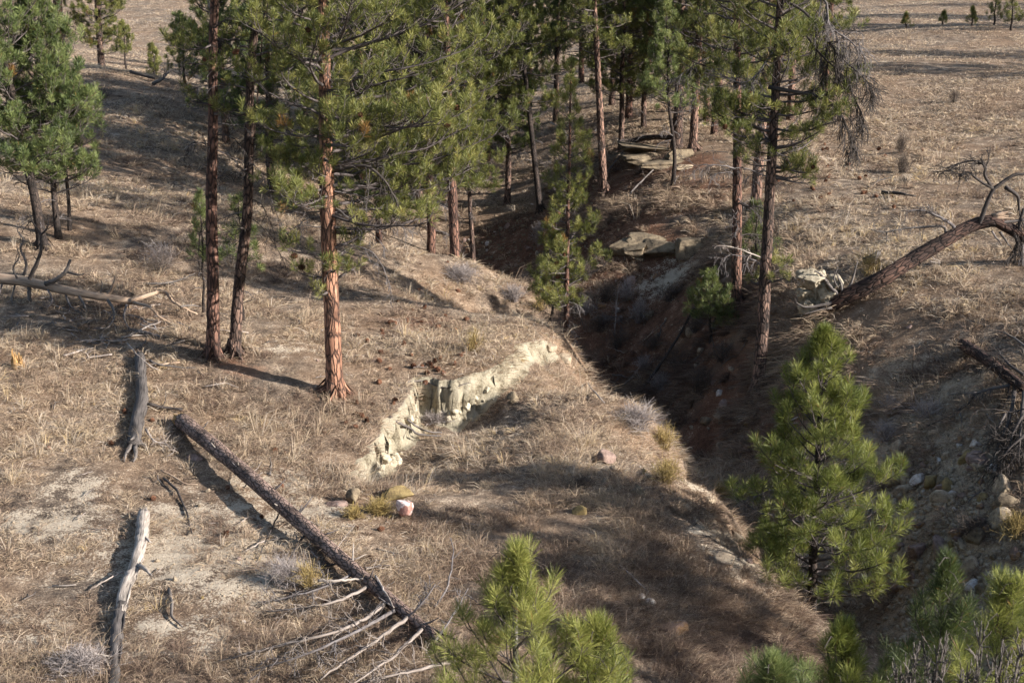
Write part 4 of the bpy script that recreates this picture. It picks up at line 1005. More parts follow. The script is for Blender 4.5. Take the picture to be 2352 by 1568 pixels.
# the dead tree lying behind the grey log, upper left
TP = hits((-40,632,.50),(0,640,.48),(61,647,.48),(144,665,.45),(216,679,.42),(306,692,.35)); Yb = TP[3][1]
root = empty("fallen_tree", TP[2]); A = TP[2]
tag(root, "barkless fallen dead tree with upcurved black limbs at the left edge", "fallen tree")
wood_part("trunk", TP, .165, .085, 'wood_brown', root, R_, lump=0.05, n=50, sides=12, base=A, seed=8)
for pl, r0, r1, mt, nt_ in [([(68,641),(83,607),(95,571),(94,542),(81,521),(68,492)], .06, .018, 'twig_dark', 3), ([(94,540),(108,524),(112,504)], .03, .012, 'twig_dark', 3),
                            ([(54,632),(61,607),(47,571),(56,553),(41,528),(61,510)], .045, .010, 'wood_grey', 8), ([(104,652),(133,640),(151,622),(162,596)], .07, .035, 'wood_grey', 0),
                            ([(152,624),(180,631),(194,629)], .03, .012, 'wood_grey', 2), ([(248,679),(261,654),(265,632)], .05, .03, 'wood_brown', 0),
                            ([(40,640),(30,615),(44,590),(38,566)], .03, .01, 'wood_grey', 6), ([(230,676),(235,652),(232,644)], .02, .01, 'wood_grey', 0)]:
    wood_part("branch", ats(Yb, *pl), r0, r1, mt, root, R_, nt_, .35, .1, 1, base=A)
for pl, r0, r1, mt, nt_ in [([(300,690,.4),(346,676,.5),(378,670,.5),(400,694,.35),(425,708,.25),(454,722,.1)], .065, .02, 'wood_brown', 7), ([(414,704,.3),(439,701,.3),(461,704,.25)], .03, .012, 'wood_grey', 3),
                            ([(306,694,.35),(342,704,.4),(364,726,.25),(389,740,.1)], .05, .014, 'wood_brown', 6), ([(180,676,.4),(194,701,.3),(202,722,.08)], .04, .012, 'wood_grey', 6),
                            ([(248,690,.35),(263,719,.3),(252,748,.15),(230,758,.06)], .045, .012, 'wood_grey', 7), ([(67,655,.4),(68,694,.0)], .06, .05, 'wood_grey', 0), ([(36,650,.4),(27,683,.1),(30,700,.0)], .03, .012, 'wood_grey', 5),
                            ([(110,665,.4),(120,690,.2),(105,712,.05)], .03, .010, 'twig_dead', 6), ([(150,672,.35),(160,700,.2),(185,720,.1),(190,735,.05)], .03, .010, 'twig_dead', 8), ([(5,650,.4),(-5,690,.1)], .03, .012, 'wood_grey', 5),
                            ([(290,700,.3),(285,730,.2),(300,760,.1)], .03, .010, 'twig_dead', 6)]:
    wood_part("branch", hits(*pl), r0, r1, mt, root, R_, nt_, .5, -.3, 2 if nt_ > 5 else 1, base=A)
# dead limbs beyond its crown
def lone(name, label, cat, pl, r0, r1, mt, ntw, tl, droop=-.3, levels=1, group=None):
    P = hits(*pl); r = empty(name, P[0]); tag(r, label, cat, group)
    wood_part("stem", P, r0, r1, mt, r, R_, ntw, tl, droop, levels, base=P[0]); return r
def solo(name, label, cat, pl, r0, r1, mt, ntw, tl, droop=-.3, levels=1, group=None):
    P = hits(*pl)
    o = wood_part(name, P, r0, r1, mt, None, R_, ntw, tl, droop, levels, base=P[0]); o.location = [float(c) for c in P[0]]
    return tag(o, label, cat, group)
solo("dead_branch", "bleached branch lying behind the fallen tree's tip, reaching toward the straight pine", "branch", [(330,652,.1),(380,650,.2),(420,640,.15),(448,628,.3)], .035, .012, 'wood_grey', 10, .5)
solo("dead_branch", "forked grey branch lying between the grey log and the pair of pines", "branch", [(345,828,.15),(365,838,.15),(400,842,.12),(448,845,.1)], .035, .014, 'wood_grey', 7, .35)
solo("dead_branch", "pale crooked branch just below the forked grey branch", "branch", [(470,888,.05),(500,882,.1),(520,880,.08),(548,890,.05)], .022, .012, 'stick', 3, .2)
solo("dead_branch", "pale stick leaning over the top end of the grey log", "branch", [(292,788,.1),(318,818,.25),(345,840,.2),(365,850,.1)], .022, .010, 'stick', 4, .3)
solo("dead_branch", "dark pole lying from the grey log toward the long log's broken end", "branch", [(340,928,.15),(380,936,.1),(418,940,.12)], .04, .03, 'twig_dark', 3, .4, .5)
solo("dead_branch", "tangle of pale roots beside the foot of the grey log", "branch", [(335,985,.15),(352,1010,.2),(380,1020,.15),(410,1040,.05)], .03, .012, 'stick', 12, .4, -.2, 2)
solo("dead_branch", "curved dark branch below the tangle of pale roots", "branch", [(375,1098,.05),(402,1120,.08),(418,1150,.06),(430,1180,.05),(440,1225,.05)], .03, .014, 'twig_dark', 5, .3)
solo("dead_branch", "orange tinged branch lying left of the long log's middle", "branch", [(370,1080,.05),(400,1095,.07),(425,1110,.05),(455,1112,.04)], .022, .012, 'wood_brown', 2, .3)
solo("dead_branch", "grey bent branch lying alone right of the pale split log", "branch", [(388,1352,.06),(395,1390,.08),(396,1415,.08),(420,1440,.05)], .034, .014, 'wood_grey', 3, .25)
solo("dead_branch", "thin pale branch reaching left from the pale split log", "branch", [(206,1353,.04),(232,1338,.08),(262,1322,.1),(284,1312,.1)], .012, .016, 'stick', 2, .2)
solo("dead_branch", "bone white forked branch near the bottom left edge", "branch", [(150,1518,.05),(168,1506,.2),(215,1500,.25),(258,1508,.15)], .020, .014, 'wood_pale', 6, .4, -.6)
solo("dead_branch", "small white stick lying at the far left slope", "branch", [(120,1345,.04),(150,1344,.06),(175,1342,.04)], .016, .012, 'wood_pale', 1, .2)
solo("dead_branch", "short upright stub of dark branch above the long log", "branch", [(619,1092,.02),(622,1070,.03),(620,1050,.35)], .035, .012, 'wood_grey', 1, .2)
solo("dead_branch", "grey pole leaning in the dark gully beside the boulders", "branch", [(1478,892,.1),(1510,845,.35),(1560,770,.4),(1598,700,.8)], .05, .03, 'twig_dark', 3, .4)
solo("dead_branch", "straight grey stick lying on the spur's right shoulder", "branch", [(1350,880,.08),(1368,902,.1),(1388,925,.08)], .022, .016, 'stick', 2, .2)
solo("dead_branch", "thin grey stick in the shaded grass of the lower spur", "branch", [(1422,1295,.08),(1460,1330,.1),(1490,1358,.08)], .016, .012, 'stick', 0, .2)
solo("dead_branch", "thin leaning dead stem rising behind the long log's branches", "branch", [(997,1393,.1),(1019,1364,.25),(1037,1310,.4),(1041,1263,.55),(1037,1234,.6)], .022, .006, 'twig_dead', 6, .35, .1)
solo("dead_branch", "forked dead branch lying out on the right meadow", "branch", [(1995,430,.05),(2024,413,.2),(2052,407,.15)], .035, .012, 'twig_dark', 3, .6, .3)
solo("dead_branch", "black log like branch on the right meadow below the forked branch", "branch", [(2026,442,.12),(2067,444,.15),(2079,447,.15),(2103,450,.1)], .07, .025, 'twig_dark', 5, .4, .1)
solo("dead_branch", "grey pole slanting below the sandstone ledge", "branch", [(1440,452,.1),(1465,425,.2),(1500,390,.2)], .045, .025, 'wood_grey', 3, .5)
solo("dead_branch", "twiggy dead branches heaped left of the sandstone ledge", "branch", [(1395,395,.2),(1430,350,.5),(1440,330,.7),(1400,320,.9)], .03, .008, 'twig_dead', 10, .9, -.2, 2)
solo("dead_branch", "weathered fallen branches piled on the far bank of the upper draw", "branch", [(352,192,.2),(375,180,.6),(390,160,.9)], .09, .02, 'wood_grey', 8, 1.2, -.2, 2)
solo("dead_branch", "long dark pole lying along the far bank of the upper draw", "branch", [(300,165,.2),(325,172,.2),(355,180,.2)], .08, .06, 'twig_dark', 0, 1)
solo("dead_branch", "pale bleached twigs on the gully bank behind the thin leaning pine", "branch", [(1265,282,.3),(1295,300,.4),(1315,330,.4)], .04, .01, 'wood_pale', 8, .9, -.1, 2)
solo("dead_branch", "white forked twig standing in the gully right of the slim pine", "branch", [(1412,770,.1),(1415,700,.5),(1422,655,.8)], .02, .006, 'stick', 7, .5, -.1, 2)
solo("dead_branch", "bare grey twigs at the gully bottom under the leaning sapling", "branch", [(1355,735,.1),(1390,725,.5),(1430,740,.5)], .02, .006, 'twig_dead', 10, .7, -.2, 2)
# roots in the scarp
solo("exposed_root", "dark root hanging across the face of the clay scarp", "root", [(936,877,.02),(971,874,.10),(996,884,.4),(1022,890,.5),(1052,886,.4),(1080,878,.10)], .022, .014, 'wood_grey', 3, .2)
solo("exposed_root", "longer grey root spilling from the scarp's left corner", "root", [(895,958,.05),(916,971,.3),(941,983,.4),(966,998,.25),(1014,1001,.1)], .035, .020, 'wood_grey', 3, .3)
solo("exposed_root", "upper twin of the grey root spilling from the scarp", "root", [(936,963,.3),(956,978,.35),(984,991,.25),(1014,992,.15)], .028, .018, 'wood_grey', 3, .2)
for k, (pl, lb) in enumerate([([(1745,905,.1),(1700,960,.1),(1690,1000,.05)], "grey root curling down the bank left of the mottled trunk"), ([(1745,915,.1),(1735,950,.1),(1700,985,.05)], "second root running down from the mottled trunk's foot"),
                 ([(1690,712,.1),(1650,725,.2),(1635,760,.2),(1640,800,.1)], "black root hanging below the red trunk's foot"), ([(1690,700,.1),(1660,690,.3),(1620,705,.3)], "black root reaching left from the red trunk's foot")]):
    solo("exposed_root", lb, "root", pl, .05, .015, 'twig_dark' if k > 1 else 'wood_grey', 3, .3)

# weathered grey log standing out on the near slope
P = hits((321,818,.14),(324,866,.15),(326,920,.15),(314,974,.14),(307,1022,.12)); root = empty("weathered_log", P[2]); A = P[2]
tag(root, "dark grey weathered log lying straight up and down the slope at left", "log")
wood_part("trunk", P, .125, .15, 'wood_charcoal', root, R_, lump=.16, n=60, sides=16, base=A, seed=13)
for pl in [[(304,1018,.1),(290,1040,.1),(285,1060,.02)], [(310,1025,.1),(312,1045,.1),(305,1062,.0)], [(318,1010,.12),(335,1030,.08),(345,1045,.0)], [(312,1000,.2),(300,1010,.3)]]:
    wood_part("root", hits(*pl), .06, .012, 'wood_grey', root, R_, 3, .2, base=A)
splinters("broken_end", P[0], P[0] - P[1], .12, .25, 'wood_brown', root, R_, A, 12)
P = hits((329,1182,.12),(324,1238,.12),(312,1296,.12),(289,1346,.10),(274,1411,.09),(266,1472,.08),(261,1544,.07),(258,1580,.06)); root = empty("split_log", P[3]); A = P[3]
tag(root, "bleached pale split log with black charred streaks, lower left", "log")
wood_part("trunk", P[:5], .115, .10, 'wood_pale', root, R_, lump=.22, n=60, sides=16, base=A, seed=17)
wood_part("charred_end", np.vstack([P[3] * .3 + P[4] * .7, P[4:]]), .104, .085, 'wood_charcoal', root, R_, lump=.26, n=44, sides=16, base=A, seed=19)
wood_part("stub", hits((316,1300,.14),(333,1306,.22),(349,1322,.2)), .06, .012, 'wood_pale', root, R_, 0, base=A)
wood_part("stub", hits((322,1225,.16),(340,1240,.2),(347,1246,.2)), .035, .015, 'wood_pale', root, R_, 0, base=A)
splinters("broken_end", P[0], P[0] - P[1], .11, .22, 'wood_pale', root, R_, A, 14)
for k in range(5):    # splintered slats along its length
    i = 1 + k * 1.0; c = P[int(i)]; d = norm(P[int(i)] - P[int(i) + 1])
    tb = Tubes(); o = c + np.array([0.09, -0.03, 0.05]); tb.add(np.array([o, o - d * .35 + [.02, 0, .01], o - d * .75]) - A, [.018, .022, .006], 5); link("splinter", tb.mesh("splinter"), M['wood_pale' if k < 3 else 'twig_dark'], root)
# yellow rotten stump
p = hit(42, 845); root = empty("rotten_stump", p); tag(root, "yellow rotten stump crumbling in the grass at the far left", "stump")
tb = Tubes(); tb.add(np.array([[0, 0, -.1], [0, 0, .06], [.02, 0, .13]]), [.17, .15, .11], 12, lump=.2, seed=3); link("core", tb.mesh("core", False), M['wood_fresh'], root)
for q_, L in (((-.07, 0, .06), .36), ((.02, .03, .05), .30), ((.09, -.05, .0), .2)):
    splinters("shard", np.array(q_), np.array([.1 * R_.standard_normal(), .1, 1.0]), .10, L, 'wood_fresh', root, R_, np.zeros(3), 12)

# the uprooted pine leaning out over the right bank
Yu = hit(1925, 692)[1]
base = at(1927, 694, Yu); root = empty("uprooted_pine", base); A = base
tag(root, "uprooted dead pine whose thick trunk arches from a clay root ball to the right edge", "fallen tree")
UP = ats(Yu, (1885,704,-.2),(1905,698,-.35),(1927,688,-.5),(1991,658,-.7),(2045,628,-.7),(2099,595,-.5),(2153,562,-.3),(2225,522),(2279,507),(2310,520),(2352,545),(2430,590))
wood_part("trunk", UP, .245, .135, 'bark_black', root, R_, lump=.07, n=90, sides=18, base=A, seed=23)
splinters("broken_top", at(2285, 500, Yu), np.array([1, 0, .25]), .13, .42, 'wood_brown', root, R_, A, 14)
for pl, r0, r1, mt, nt_, tl, dr in [
    ([(2250,512),(2264,473),(2281,437),(2305,418),(2324,404),(2360,398)], .065, .04, 'twig_dark', 3, .4, .2),
    ([(2276,428),(2261,401),(2264,387),(2252,372),(2228,370),(2204,375),(2180,384),(2158,387)], .045, .010, 'twig_dark', 16, .5, -.1),
    ([(2283,434),(2247,413),(2225,396),(2204,401),(2180,392),(2144,395)], .045, .008, 'twig_dark', 16, .55, -.5),
    ([(2264,387),(2271,360),(2267,344)], .02, .007, 'twig_dark', 7, .4, .2),
    ([(2309,430),(2336,449),(2340,473),(2345,507)], .06, .02, 'twig_dark', 8, .5, -.3),
    ([(2194,533),(2187,516),(2163,502),(2136,488),(2110,483),(2069,485)], .055, .010, 'twig_dead', 14, .45, 0),
    ([(2172,540),(2168,521),(2129,521),(2086,524),(2048,531),(2026,533),(1995,526)], .04, .012, 'wood_grey', 12, .4, -.4),
    ([(2278,531),(2300,562)], .03, .012, 'twig_dead', 0, 0, 0), ([(2297,533),(2324,572)], .04, .012, 'wood_grey', 0, 0, 0),
    ([(2331,540),(2336,569),(2316,605),(2307,617)], .05, .012, 'twig_dark', 14, .7, -.8),
    ([(2350,560),(2345,600),(2338,650)], .05, .012, 'twig_dead', 24, .8, -.9),
    ([(2240,518),(2215,520),(2203,527)], .03, .014, 'twig_dark', 0, 0, 0), ([(2140,560),(2142,590),(2160,600)], .018, .007, 'stick', 4, .4, -.4), ([(2352,480),(2340,520),(2345,560)], .05, .02, 'twig_dark', 14, .8, -.6),
    ([(2300,512),(2330,508),(2360,505)], .045, .03, 'wood_grey', 3, .3, 0), ([(2135,601),(2160,604)], .02, .01, 'wood_pale', 0, 0, 0)]:
    wood_part("branch", ats(Yu - .1, *pl), r0, r1, mt, root, R_, nt_, tl, dr, 2 if nt_ > 9 else 1, base=A)
import bmesh
def lump_mesh(name, size, seed, amp=0.28, freq=1.6, cuts=0, sub=4, flat=False, fine=0.06, slab=False):
    bm = bmesh.new(); bmesh.ops.create_icosphere(bm, subdivisions=sub, radius=1.0)
    V = np.array([v.co for v in bm.verts]); r = np.random.default_rng(seed)
    Fc = np.array([[v.index for v in f.verts] for f in bm.faces]); bm.free()
    k = 1 + amp * 2 * vnoise3(V * freq + seed * 7.7, seed) + fine * 2 * vnoise3(V * 6 + seed, seed + 3) + fine * vnoise3(V * 15 + seed, seed + 4)
    X = V * k[:, None]
    if slab:
        for ax in ([0, 0, 1], [0, 0, -1], [1, 0, 0], [-1, 0, 0], [0, 1, 0], [0, -1, 0]):
            nrm = norm(np.array(ax) + .14 * r.standard_normal(3)); s = X @ nrm; d = 0.52 + .12 * r.random()
            X = X - np.maximum(s - d, 0)[:, None] * nrm * .96
        X = X * 1.5
        X[:, 2] *= 1 + 0 * X[:, 2]; X[:, :2] *= (1 + .05 * np.sin(X[:, 2:3] * 7 + seed) + .025 * np.sign(np.sin(X[:, 2:3] * 9 + seed)))
    for _ in range(cuts):
        nrm = norm(r.standard_normal(3)); d = 0.42 + 0.30 * r.random(); s = X @ nrm
        X = X - np.maximum(s - d, 0)[:, None] * nrm * 0.92
    X = X * np.array(size)
    return raw_mesh(name, X, Fc.ravel(), np.full(len(Fc), 3), None, not flat)
rk = np.random.default_rng(61)
for k in range(17):
    a_ = rk.random() * 6.283; q_ = math.sqrt(rk.random()); px, py = 1886 + 42 * q_ * math.cos(a_), 676 + 54 * q_ * math.sin(a_); w = .13 + .16 * rk.random()
    link("root_clod", lump_mesh("root_clod", (w * 1.1, w, w), 300 + k, .36, 2.4, 4, 4, True, .18), M['clay_dirt'], root, at(px, py, Yu + .18 * rk.standard_normal() - .15) - A)
link("root_plate", lump_mesh("root_plate", (.36, .30, .50), 330, .34, 2.2, 3, 5, True, .16), M['clay_dirt'], root, at(1888, 676, Yu - .1) - A)
for pl, r0 in [([(1930,690),(1890,700),(1850,705),(1828,695)], .07), ([(1925,680),(1900,650),(1885,630),(1870,622)], .06), ([(1935,675),(1930,650),(1920,625)], .05), ([(1910,705),(1870,715),(1845,722)], .05), ([(1935,680),(1955,650),(1970,600)], .06), ([(1925,660),(1915,640),(1925,612)], .03)]:
    wood_part("root", ats(Yu - .6, *pl), r0, .012, 'wood_grey', root, R_, 4, .25, -.2, 1, base=A)
# dead top lying in the thicket at the right edge
P = hits((2213,791,.25),(2261,823,.35),(2315,863,.4),(2352,890,.4)); root = empty("fallen_treetop", P[1]); A = P[1]
tag(root, "black fallen treetop with tangled bare limbs at the right edge of the far slope", "fallen tree")
wood_part("trunk", P, .15, .10, 'bark_black', root, R_, lump=.06, n=40, sides=12, base=A, seed=31)
for pl, r0, r1, mt, nt_, tl, lv in [([(2300,860,.35),(2325,880,.3),(2330,895,.3),(2297,946,.15)], .08, .02, 'twig_dark', 12, .7, 2), ([(2320,885,.3),(2279,892,.35),(2243,902,.3),(2182,906,.15)], .04, .010, 'wood_grey', 12, .45, 2),
    ([(2243,899,.25),(2225,924,.15),(2189,949,.1),(2117,985,.05)], .035, .010, 'twig_dark', 8, .4, 1), ([(2330,900,.4),(2320,960,.5),(2300,1010,.4),(2280,1050,.3)], .05, .010, 'twig_dark', 18, .9, 2), ([(2352,900,.5),(2345,980,.5),(2340,1060,.4)], .05, .010, 'twig_dark', 18, .9, 2),
    ([(2310,950,.3),(2290,985,.3),(2270,1000,.2)], .03, .008, 'wood_grey', 10, .5, 2), ([(2352,860,.6),(2310,830,.7),(2290,800,.6)], .04, .010, 'twig_dark', 12, .7, 2), ([(2360,800,.5),(2320,770,.4),(2290,760,.2)], .03, .01, 'wood_grey', 8, .6, 1),
    ([(2352,950,.6),(2322,1010,.5),(2330,1080,.3)], .03, .008, 'twig_dark', 16, .8, 2), ([(2352,1000,.5),(2310,1040,.5),(2290,1090,.2)], .03, .008, 'twig_dark', 16, .8, 2)]:
    wood_part("branch", hits(*pl), r0, r1, mt, root, R_, nt_, tl, -.3, lv, base=A)
solo("fallen_log", "short grey log end poking from the rim behind the clay root ball", "log", [(1985,600,.15),(2010,588,.25),(2018,580,.3)], .11, .07, 'wood_grey', 2, .3)
solo("fallen_log", "dark log arched over the top of the sandstone ledge", "log", [(1440,330,.2),(1475,318,.45),(1520,315,.5),(1560,318,.4)], .13, .10, 'bark_dark', 0, .3)

# ------------------------------------------------------------------ loose sticks
def stick_mesh(seed):
    r = np.random.default_rng(seed); tb = Tubes(); L = 1.0
    P = wander((0, 0, 0), 0, 0.05, L, 6, r, .18, .06, -.02); P -= P.mean(0)
    tb.add(spline(P, 14), np.linspace(.026, .012, 14), 5)
    for k in range(int(r.integers(0, 3))):
        i = int(r.integers(2, 5)); Q = wander(P[i], r.choice([-1, 1]) * (.5 + .6 * r.random()), .2 * r.standard_normal() + .15, .25 + .3 * r.random(), 4, r, .2, .1, 0)
        tb.add(Q, np.linspace(.014, .007, 5), 4)
    return tb.mesh("dead_stick")
STICKS = [stick_mesh(500 + k) for k in range(8)]
for k, me in enumerate(STICKS): me.materials.append(M[['stick', 'wood_grey', 'stick', 'wood_grey', 'twig_dead', 'stick', 'wood_brown', 'wood_grey'][k]])
def scatter_sticks(n, regions, label, group, smin, smax, seed):
    r = np.random.default_rng(seed)
    for k in range(n):
        px, py, sx, sy = regions[int(r.integers(len(regions)))]
        p = hit(px + sx * r.standard_normal(), py + sy * r.standard_normal())
        if p[1] > 90: continue
        o = link("dead_stick", STICKS[int(r.integers(8))], None, None, p + np.array([0, 0, .075]))
        gx, gy = slope_at(p[0], p[1]); a = r.random() * 6.28
        s = smin + (smax - smin) * r.random() ** 1.8
        o.rotation_euler = (0.15 * r.standard_normal(), -math.atan(float(gx) * math.cos(a) + float(gy) * math.sin(a)) + .1 * r.standard_normal(), a)
        o.scale = (s, s * 1.3, s * 1.3)
        tag(o, label, "stick", group)
scatter_sticks(80, [(230,745,90,28),(300,790,80,25),(160,720,80,20),(380,745,55,25),(240,790,40,22)], "loose dead stick in the litter between the fallen tree and the grey log", "sticks in the litter under the fallen tree", .3, 1.0, 1)
scatter_sticks(30, [(760,1270,60,50),(640,1290,60,60),(900,1330,60,40)], "loose dead stick beside the long log's lower half", "sticks beside the long log", .25, .8, 2)
scatter_sticks(34, [(250,1150,160,90),(420,1300,140,110),(150,1000,120,70)], "small dead stick on the sunlit lower left slope", "sticks on the sunlit slope", .15, .45, 3)
scatter_sticks(26, [(1500,760,110,60),(1640,840,80,60),(1560,880,50,40)], "dead stick in the shaded gully bottom", "sticks in the gully", .35, 1.0, 4)
scatter_sticks(20, [(2150,820,100,60),(2200,1000,80,80)], "dead stick on the slope above the scree", "sticks above the scree", .2, .6, 5)
scatter_sticks(22, [(680,820,90,50),(900,760,100,60)], "small dead stick on the grassy spur between the pines", "sticks on the grassy spur", .15, .45, 6)

# ------------------------------------------------------------------ rocks
def rock(label, px, py, w, d, h, mat, seed, amp=.22, cuts=7, sink=.34, rot=0.0, tilt=(0, 0), group=None, name="rock", Y=None, slab=False):
    p = hit(px, py) if Y is None else stand(px, Y)
    o = link(name, lump_mesh(name, (w / 2, d / 2, h / 2), seed, amp, 1.3, cuts, 5 if slab else 4, True, .05, slab), M[mat], None, p + np.array([0, 0, h / 2 * (1 - 2 * sink)]))
    o.rotation_euler = (tilt[0], tilt[1], rot)
    return tag(o, label, "rock", group)
rock("pink and white blotched rock standing in shade on the lower spur", 929, 1192, .40, .36, .56, 'rock_pinkwhite', 1, .3, 10, .12)
rock("broad mustard yellow flat rock behind the blotched rock", 918, 1142, .68, .55, .34, 'rock_yellow', 2, .2, 4, .3, .2)
rock("round cracked pinkish rock on the spur's right shoulder", 1392, 1062, .42, .38, .40, 'rock_pink', 3, .15, 5, .2)
rock("tan wedge of rock left of the cracked pinkish rock", 1312, 1086, .40, .28, .22, 'rock_tan', 4, .2, 6, .25, -.5, (0, .3))
rock("small tan rock under the cracked pinkish rock", 1408, 1082, .26, .22, .20, 'rock_tan', 5)
rock("dark edged rock half dug out below the pinkish rock", 1462, 1138, .42, .30, .34, 'sandstone', 6, .25, 5, .3, -.6)
rock("ochre stained small rock in the shaded grass", 1330, 1180, .34, .26, .24, 'rock_yellow', 7, .2, 5, .3)
rock("pale flat stone slab on the lower spur", 1492, 1388, .22, .16, .18, 'rock_white', 8, .15, 6, .25)
rock("curved white stone beside the pale slab", 1474, 1375, .16, .12, .14, 'rock_white', 9, .2, 5, .25)
rock("large rust and grey rock near the bottom of the spur", 1545, 1462, .60, .45, .42, 'rock_orange', 10, .2, 6, .25, .3)
rock("small pink stone behind the large rust rock", 1530, 1432, .20, .18, .2, 'rock_pink', 11)
rock("small white stone left of the large rust rock", 1510, 1445, .18, .12, .12, 'rock_white', 12)
rock("red stone in the shaded grass of the spur", 1447, 1283, .18, .14, .22, 'rock_pink', 13, .2, 5)
rock("grey sandstone block near the foot of the spur's lit edge", 1668, 1292, .50, .35, .30, 'rock_tan', 14, .2, 6, .3, -.5)
rock("pale outcrop stone on the spur's lit edge", 1690, 1235, .45, .30, .26, 'rock_tan', 15, .2, 6, .35, -.7)
rock("pale low stone on the lit edge above the outcrop stone", 1628, 1150, .35, .25, .2, 'rock_tan', 16, .2, 6, .35, -.7)
rock("brown block wedged in the grass below the scarp", 1180, 920, .42, .35, .34, 'sandstone', 17, .15, 6, .3)
rock("rounded sandy rock near the top of the scarp", 1297, 828, .55, .4, .34, 'rock_tan', 18, .2, 5, .35)
rock("pale sandy block at the scarp's right end", 1265, 800, .34, .30, .24, 'rock_tan', 19, .3, 7, .42)
rock("black topped stone by the little hollow under the scarp's left end", 812, 1155, .30, .24, .42, 'sandstone', 20, .2, 5, .2)
rock("pale pinkish slab left of the little hollow", 775, 1160, .48, .34, .16, 'rock_pink', 21, .2, 5, .35)
rock("reddish flat rock beside the long log's broken end", 448, 1055, .36, .26, .16, 'rock_pink', 22, .2, 5, .3)
# sandstone ledges
for i, (px, py, w, d, h, rz, lb, mt, sk) in enumerate([
    (1428, 585, 1.1, .9, .55, .15, "leftmost dark block of the lower sandstone ledge", 'sandstone', .08), (1464, 592, 1.0, .9, .62, -.15, "shadowed block between the leftmost and the biggest ledge boulder", 'sandstone', .08),
    (1512, 590, 1.15, 1.0, .72, .08, "biggest rounded boulder of the lower sandstone ledge", 'sandstone', .08), (1572, 590, 1.05, .9, .68, .2, "smooth boulder at the right end of the lower sandstone ledge", 'sandstone', .08),
    (1490, 560, 1.9, 1.0, .36, .05, "thin slab lying on top of the lower sandstone ledge", 'sandstone', .1),
    (1496, 352, 2.5, 1.5, .45, .12, "broad top slab of the upper sandstone ledge", 'sandstone', .25), (1476, 374, 1.8, 1.3, .50, -.1, "undercut slab beneath the broad top slab", 'sandstone', .3), (1520, 384, 2.0, 1.2, .42, .1, "lower shelf of the upper sandstone ledge", 'sandstone', .3),
    (1560, 366, 1.2, 1.0, .65, .25, "dark block at the right of the upper sandstone ledge", 'sandstone', .25), (1572, 388, .7, .45, .2, .1, "bright flat stone tipped out below the upper ledge", 'rock_tan', .1)]):
    rock(lb, px, py, w, d, h, mt, 40 + i, .14, 4, sk, rz, (0, .06 * (i % 3 - 1)), "sandstone ledge blocks", "boulder", None, True)
# stones on the scree slope
rock("long curved white edged rock high on the scree slope", 2076, 1082, .62, .35, .42, 'sandstone', 60, .25, 5, .3, -.8)
rock("white angular rock near the top of the scree by the dead treetop", 2282, 1082, .42, .28, .24, 'rock_white', 61, .2, 6, .25, -.2)
rock("maroon rock left of the white angular rock on the scree", 2232, 1080, .28, .22, .24, 'rock_pink', 62)
rock("pale square rock in the middle of the scree slope", 2190, 1142, .28, .22, .24, 'rock_white', 63, .15, 7)
rock("pink stone just right of the pale square rock", 2208, 1140, .22, .16, .14, 'rock_pink', 64)
rock("big rounded grey rock low on the scree above the dark tufted pine", 2224, 1308, .40, .34, .38, 'rock_tan', 65, .12, 4, .25)
rock("squat pinkish rock left of the big rounded grey rock", 2196, 1312, .28, .24, .3, 'rock_pink', 66)
rock("dark brown block at the right edge of the scree", 2330, 1280, .36, .3, .32, 'rock_orange', 67, .2, 6)
rock("dark half buried boulder near the right edge of the scree", 2310, 1160, .70, .5, .38, 'sandstone', 68, .2, 5, .35)
rock("dark red stone in the centre of the scree", 2198, 1238, .24, .18, .2, 'rock_pink', 69)
rock("pair forming white stone low on the scree by the bottom pines", 2284, 1368, .24, .16, .26, 'rock_white', 70, .2, 6)
rock("pink brick like stone on the slope under the leaning trunk", 2090, 752, .22, .15, .14, 'rock_pink', 71)
BASER = [lump_mesh("stone", (.5, .42, .34), 200 + k, .2, 1.3, 6, 3, True, .05) for k in range(10)]
MATR = ['rock_tan', 'rock_pink', 'sandstone', 'rock_white', 'rock_orange', 'rock_tan', 'sandstone', 'rock_yellow', 'rock_tan', 'rock_pink']
for me, mt in zip(BASER, MATR): me.materials.append(M[mt])
def scatter_stones(n, regions, label, group, smin, smax, seed):
    r = np.random.default_rng(seed)
    for k in range(n):
        px, py, sx, sy = regions[int(r.integers(len(regions)))]
        p = hit(px + sx * r.standard_normal(), py + sy * r.standard_normal())
        if p[1] > 90: continue
        s = smin + (smax - smin) * r.random() ** 2.2
        o = link("stone", BASER[int(r.integers(10))], None, None, p + np.array([0, 0, .10 * s]))
        o.rotation_euler = tuple(r.random(3) * 6.28); o.scale = (s, s, s)
        tag(o, label, "stone", group)
scatter_stones(130, [(2150,1170,70,70),(2240,1200,60,80),(2100,1330,60,60),(2260,1370,50,50),(2060,1130,40,60),(2200,1080,80,40)], "small angular stone on the shaded scree slope behind the young pines", "small stones on the scree", .14, .62, 1)
scatter_stones(30, [(1640,1180,30,50),(1560,1100,50,40),(1450,1090,40,30),(1700,1260,20,40)], "small pale stone along the lit edge of the spur", "stones along the spur edge", .06, .24, 2)
scatter_stones(36, [(500,1330,90,90),(640,1400,60,60),(680,810,40,25),(520,1200,90,40)], "little pale stone on the sunlit near slope", "stones on the near slope", .04, .15, 3)
scatter_stones(36, [(1200,560,50,50),(1240,600,30,40),(1310,560,60,60),(1120,560,20,20)], "pale stone scattered on the reddish slope across the gully", "stones on the reddish slope", .08, .38, 4)

